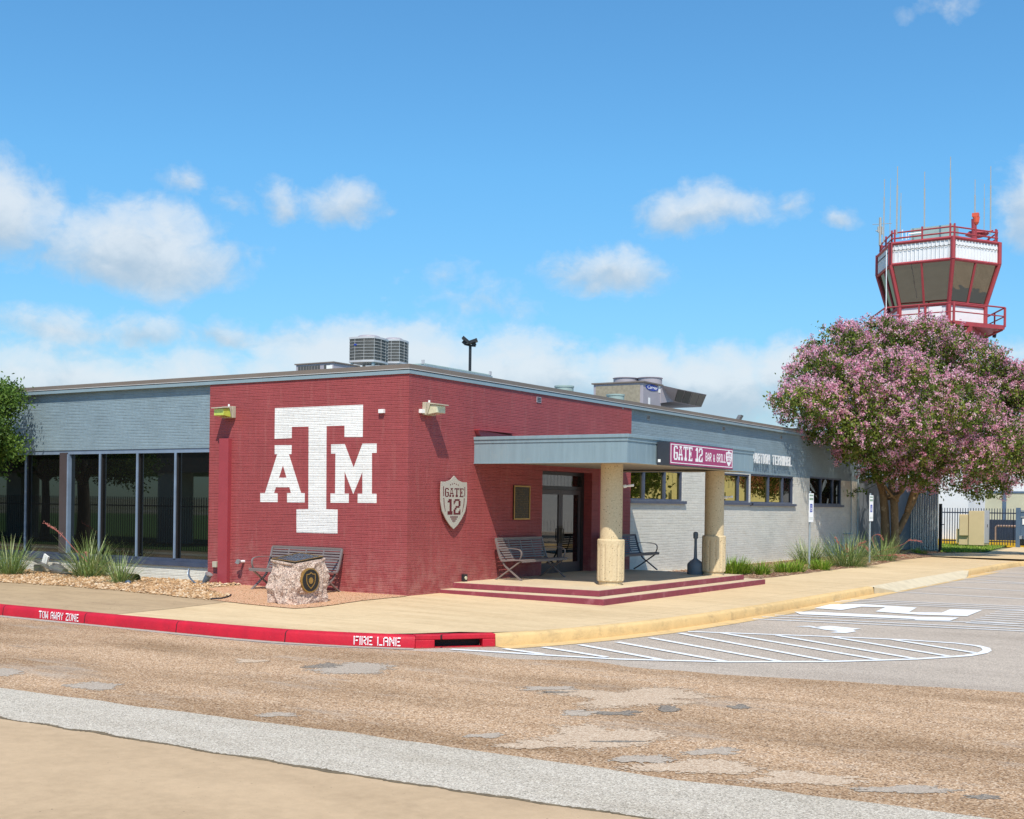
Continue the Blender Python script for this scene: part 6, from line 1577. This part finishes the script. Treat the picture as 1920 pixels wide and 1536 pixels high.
# tan utility cabinet
CYb = 44.6; zc = PA(1830, 1022.5, CYb).z
xa, xb_, xc = PA(1797, 1000, CYb).x, PA(1816, 1000, CYb).x, PA(1844.5, 1000, CYb).x
UC = empty('utility_cabinet', (xb_, CYb, zc), 'tan steel utility cabinet standing on the lawn in front of the fence', 'utility cabinet')
mb = MB(); mb.box(xb_, CYb, zc, xc, CYb+1.3, PA(1830, 958, CYb).z); part(mb, 'cabinet_body', 'cabinet', UC, bevel=.015)
mb = MB(); mb.box(xa, CYb+.1, zc, xb_-.005, CYb+.8, PA(1830, 965, CYb).z); part(mb, 'side_cabinet', 'cabinet', UC, bevel=.015)
mb = MB(); mb.box(xa+.05, CYb-.02, PA(1810, 1004, CYb).z, xb_-.03, CYb+.095, PA(1810, 967, CYb).z); part(mb, 'side_door', 'cabinet', UC)
mb = MB(); mb.box(xc, CYb+.1, zc+.1, xc+.02, CYb+.62, zc+1.75); mb.box(xc, CYb+.66, zc+.1, xc+.02, CYb+1.2, zc+1.75); part(mb, 'door', 'trim_light', UC)
mb = MB(); mb.box(xc+.02, CYb+.68, zc+.9, xc+.04, CYb+.74, zc+1.05); part(mb, 'handle', 'frame_dark', UC)
mb = MB(); mb.box(xa-.15, CYb+.2, zc+.1, xa-.01, CYb+.5, zc+.8); part(mb, 'meter_box', 'cabinet', UC)
# yellow kerb and pipe rails behind the fence
mb = MB(); mb.box(fx0-.5, FY+1.2, fz-.1, fx1+3, FY+1.5, fz+.24); tag(mb.build('yellow_barrier', 'yellow'), 'low bright yellow painted kerb behind the iron fence', 'kerb')
for xp0, xp1, lab in ((1771, 1800, 'bent rusty pipe guard left of the tan cabinet behind the fence'), (1866, 1912, 'bent rusty pipe guard right of the tan cabinet behind the fence')):
    p0, p1 = PA(xp0, 1000, FY+2.2), PA(xp1, 1000, FY+2.2); zz = PA(1800, 985, FY+2.2).z
    mb = MB(); mb.tube([(p0.x, p0.y, fz), (p0.x, p0.y, zz-.1), (p0.x+.08, p0.y, zz), (p1.x, p1.y, zz)], .06, 8); mb.tube([(p1.x-.02, p1.y, fz), (p1.x-.02, p1.y, zz)], .055, 8)
    tag(mb.build('pipe_guard', 'rust', smooth=True), lab, 'railing', 'pipe guards behind the fence')
mb = MB(); mb.box(fx0-.5, FY+3.8, fz-.3, fx1+6, FY+4, fz+1.3); tag(mb.build('equipment_screen', 'iron_blue'), 'low dark blue equipment screen below the hangar windows', 'screen')
# white hangar
HY = 60.; hx0 = PA(1560, 1000, HY).x; hx1 = hx0+46; 
HG = empty('hangar', (hx0, HY, 0), 'white metal clad hangar with wide olive windows behind the iron fence', 'hangar')
wz0, wz1 = PA(1850, 985, HY).z, PA(1850, 921, HY).z; wx0 = PA(1792, 950, HY).x; hz1 = PA(1620, 868, HY).z+.2
mb = MB(); mb.box(hx0, HY, -.3, hx1, HY+20, hz1)
part(mb, 'wall', 'white_metal', HG)
mb = MB(); k = 0; x_ = hx0+.3
while x_ < hx1: mb.box(x_, HY-.03, -.3, x_+.03, HY-.001, wz0-.3 if x_ > wx0-.3 else hz1); x_ += .3
x_ = hx0+.3
while x_ < hx1:
    if x_ > wx0-.3: mb.box(x_, HY-.03, wz1+.2, x_+.03, HY-.001, hz1)
    x_ += .3
part(mb, 'cladding_ribs', 'tower_white', HG)
mb = MB(); mb.prism([(hx0-.3, HY-.4, hz1), (hx0-.3, HY+20.4, hz1), (hx0-.3, HY+10, hz1+1.)], (hx1-hx0+.6, 0, 0)); part(mb, 'roof', 'light_grey_metal', HG)
mb = MB(); 
for z_ in (PA(1620, 878, HY).z, PA(1620, 882, HY).z): mb.box(hx0, HY-.06, z_, wx0, HY-.031, z_+.04)
part(mb, 'girt', 'galv', HG)
for k in range(6):
    a_ = PA(1792+44*k, 950, HY).x; b_ = PA(1792+44*(k+1), 950, HY).x
    mb = MB(); mb.box(a_, HY-.1, wz0, a_+.22, HY-.03, wz1); mb.box(a_+.22, HY-.1, wz1-.12, b_, HY-.03, wz1); mb.box(a_+.22, HY-.1, wz0, b_, HY-.03, wz0+.12); w = part(mb, 'window', 'gate_blue', HG)
    mb = MB(); mb.box(a_+.22, HY-.06, wz0+.12, b_, HY-.05, wz1-.12); part(mb, 'pane', 'beige_wall', w)
# dark pickup cut by the right edge
cp = G(1916, 1041, -.05); VX = cp.x+.05; VY = cp.y
VH = empty('pickup_truck', (VX, VY, 0), 'dark pickup truck of which only the bumper shows at the right edge', 'truck')
mb = MB(); mb.prism([(VX+.1, VY, z) for z in ()] or [(VX+.25, VY-.9, .45), (VX+5.3, VY-.9, .45), (VX+5.4, VY-.9, 1.05), (VX+3.9, VY-.9, 1.15), (VX+3.3, VY-.9, 1.8), (VX+1.9, VY-.9, 1.85), (VX+1.8, VY-.9, 1.15), (VX+.25, VY-.9, 1.15)], (0, 1.8, 0)); part(mb, 'body', 'car_paint', VH, bevel=.05)
mb = MB(); mb.box(VX, VY-.85, .38, VX+.25, VY+.85, .66); part(mb, 'bumper', 'car_paint', VH, bevel=.03)
mb = MB(); mb.box(VX-.01, VY-.9, .66, VX+.1, VY-.6, .8); part(mb, 'tail_light', 'white_box', VH)
for wx_ in (1.1, 4.3):
    for sy_ in (-.86, .66): mb = MB(); mb.tube([(VX+wx_, VY+sy_, .33), (VX+wx_, VY+sy_+.22, .33)], .36, 20); part(mb, 'wheel', 'rubber', VH)

# ---------------------------------------------------------------- what the windows mirror
rdx = random.Random(77)
mb = MB(); FYs = -15.2; 
for k in range(190):
    x_ = -46+k*.14; mb.box(x_-.014, FYs-.014, Z0, x_+.014, FYs+.014, 1.95)
PF = empty('picket_fence', (-33, FYs, Z0), 'black iron picket fence across the road, mirrored in the long window', 'fence'); part(mb, 'pickets', 'black_metal', PF)
mb = MB(); mb.box(-46, FYs+.015, 1.55, -19.6, FYs+.04, 1.6); mb.box(-46, FYs+.015, .0, -19.6, FYs+.04, .05); part(mb, 'rail', 'black_metal', PF)
flat('grass_verge', [(-120, -90), (-17, -90), (-17, -14.8), (-120, -14.8)], Z0+.03, 'grass')
simple_tree('shade_tree', Vector((-36, -17.8, Z0)), 7.5, 4.2, 2.3, 'broad shade tree across the road, seen only as a reflection', n=700, leaf=.2, leaves=9, seed=31, tuft=.35)
simple_tree('shade_tree', Vector((-43, -16.5, Z0)), 8, 4.4, 2.6, 'second shade tree across the road, farther left in the reflection', n=600, leaf=.2, leaves=9, seed=32, tuft=.35)
mb = MB(); mb.box(-52, -27, 3.1, -24.5, -19.5, 4.7); CP = empty('concrete_carport', (-38, -23, Z0), 'concrete canopy across the road mirrored in the long window', 'canopy'); part(mb, 'roof_slab', 'cap_brown', CP)
for x_ in (-29.5, -41): mb = MB(); mb.box(x_-.6, -20.7, Z0, x_+.6, -19.6, 3.1); part(mb, 'pillar', 'concrete_wall', CP)
simple_tree('lot_tree', Vector((24, 33, Z0)), 7.5, 4., 2.6, 'leafy parking lot tree mirrored in the olive windows', n=700, leaf=.2, leaves=9, seed=33, tuft=.35)
simple_tree('lot_tree', Vector((28, 44, Z0)), 8, 4.4, 2.8, 'second parking lot tree farther along the lot', n=700, leaf=.2, leaves=9, seed=34, tuft=.35)
simple_tree('lot_tree', Vector((22, 52, Z0)), 7, 4., 2.6, 'third parking lot tree at the far end of the lot', n=600, leaf=.2, leaves=9, seed=35, tuft=.35)
mb = MB(); mb.box(40, 20, Z0, 48, 88, 4.5); o = mb.build('low_building', 'grey_render'); tag(o, 'long grey building across the parking lot', 'building')
def car(x, y, rz, lab, mat):
    e = empty('parked_car', (x, y, Z0), lab, 'car', 'cars parked across the lot', rz); m = MB()
    m.prism([(-2.2, -.85, .3), (2.2, -.85, .3), (2.25, -.85, .75), (1.3, -.85, .9), (.7, -.85, 1.4), (-1., -.85, 1.42), (-1.7, -.85, .95), (-2.25, -.85, .85)], (0, 1.7, 0)); m.build('body', mat, e, bevel=.06)
    for wx_ in (-1.35, 1.4):
        for sy_ in (-.88, .68): m = MB(); m.tube([(wx_, sy_, .32), (wx_, sy_+.2, .32)], .32, 18); m.build('wheel', 'rubber', e)
    m = MB(); m.prism([(.6, -.87, 1.32), (-.9, -.87, 1.34), (-1.4, -.87, .98), (1.1, -.87, .95)], (0, 1.74, 0)); m.build('side_glass', 'glass_dark', e)
car(26, 26, R(5), 'white car parked across the lot, nearest the grey building front', 'car_white'); car(25, 38, R(0), 'dark car parked across the lot between the trees', 'car_paint'); car(25, 12, R(0), 'dark car parked across the lot, mirrored in the glass door', 'car_paint')
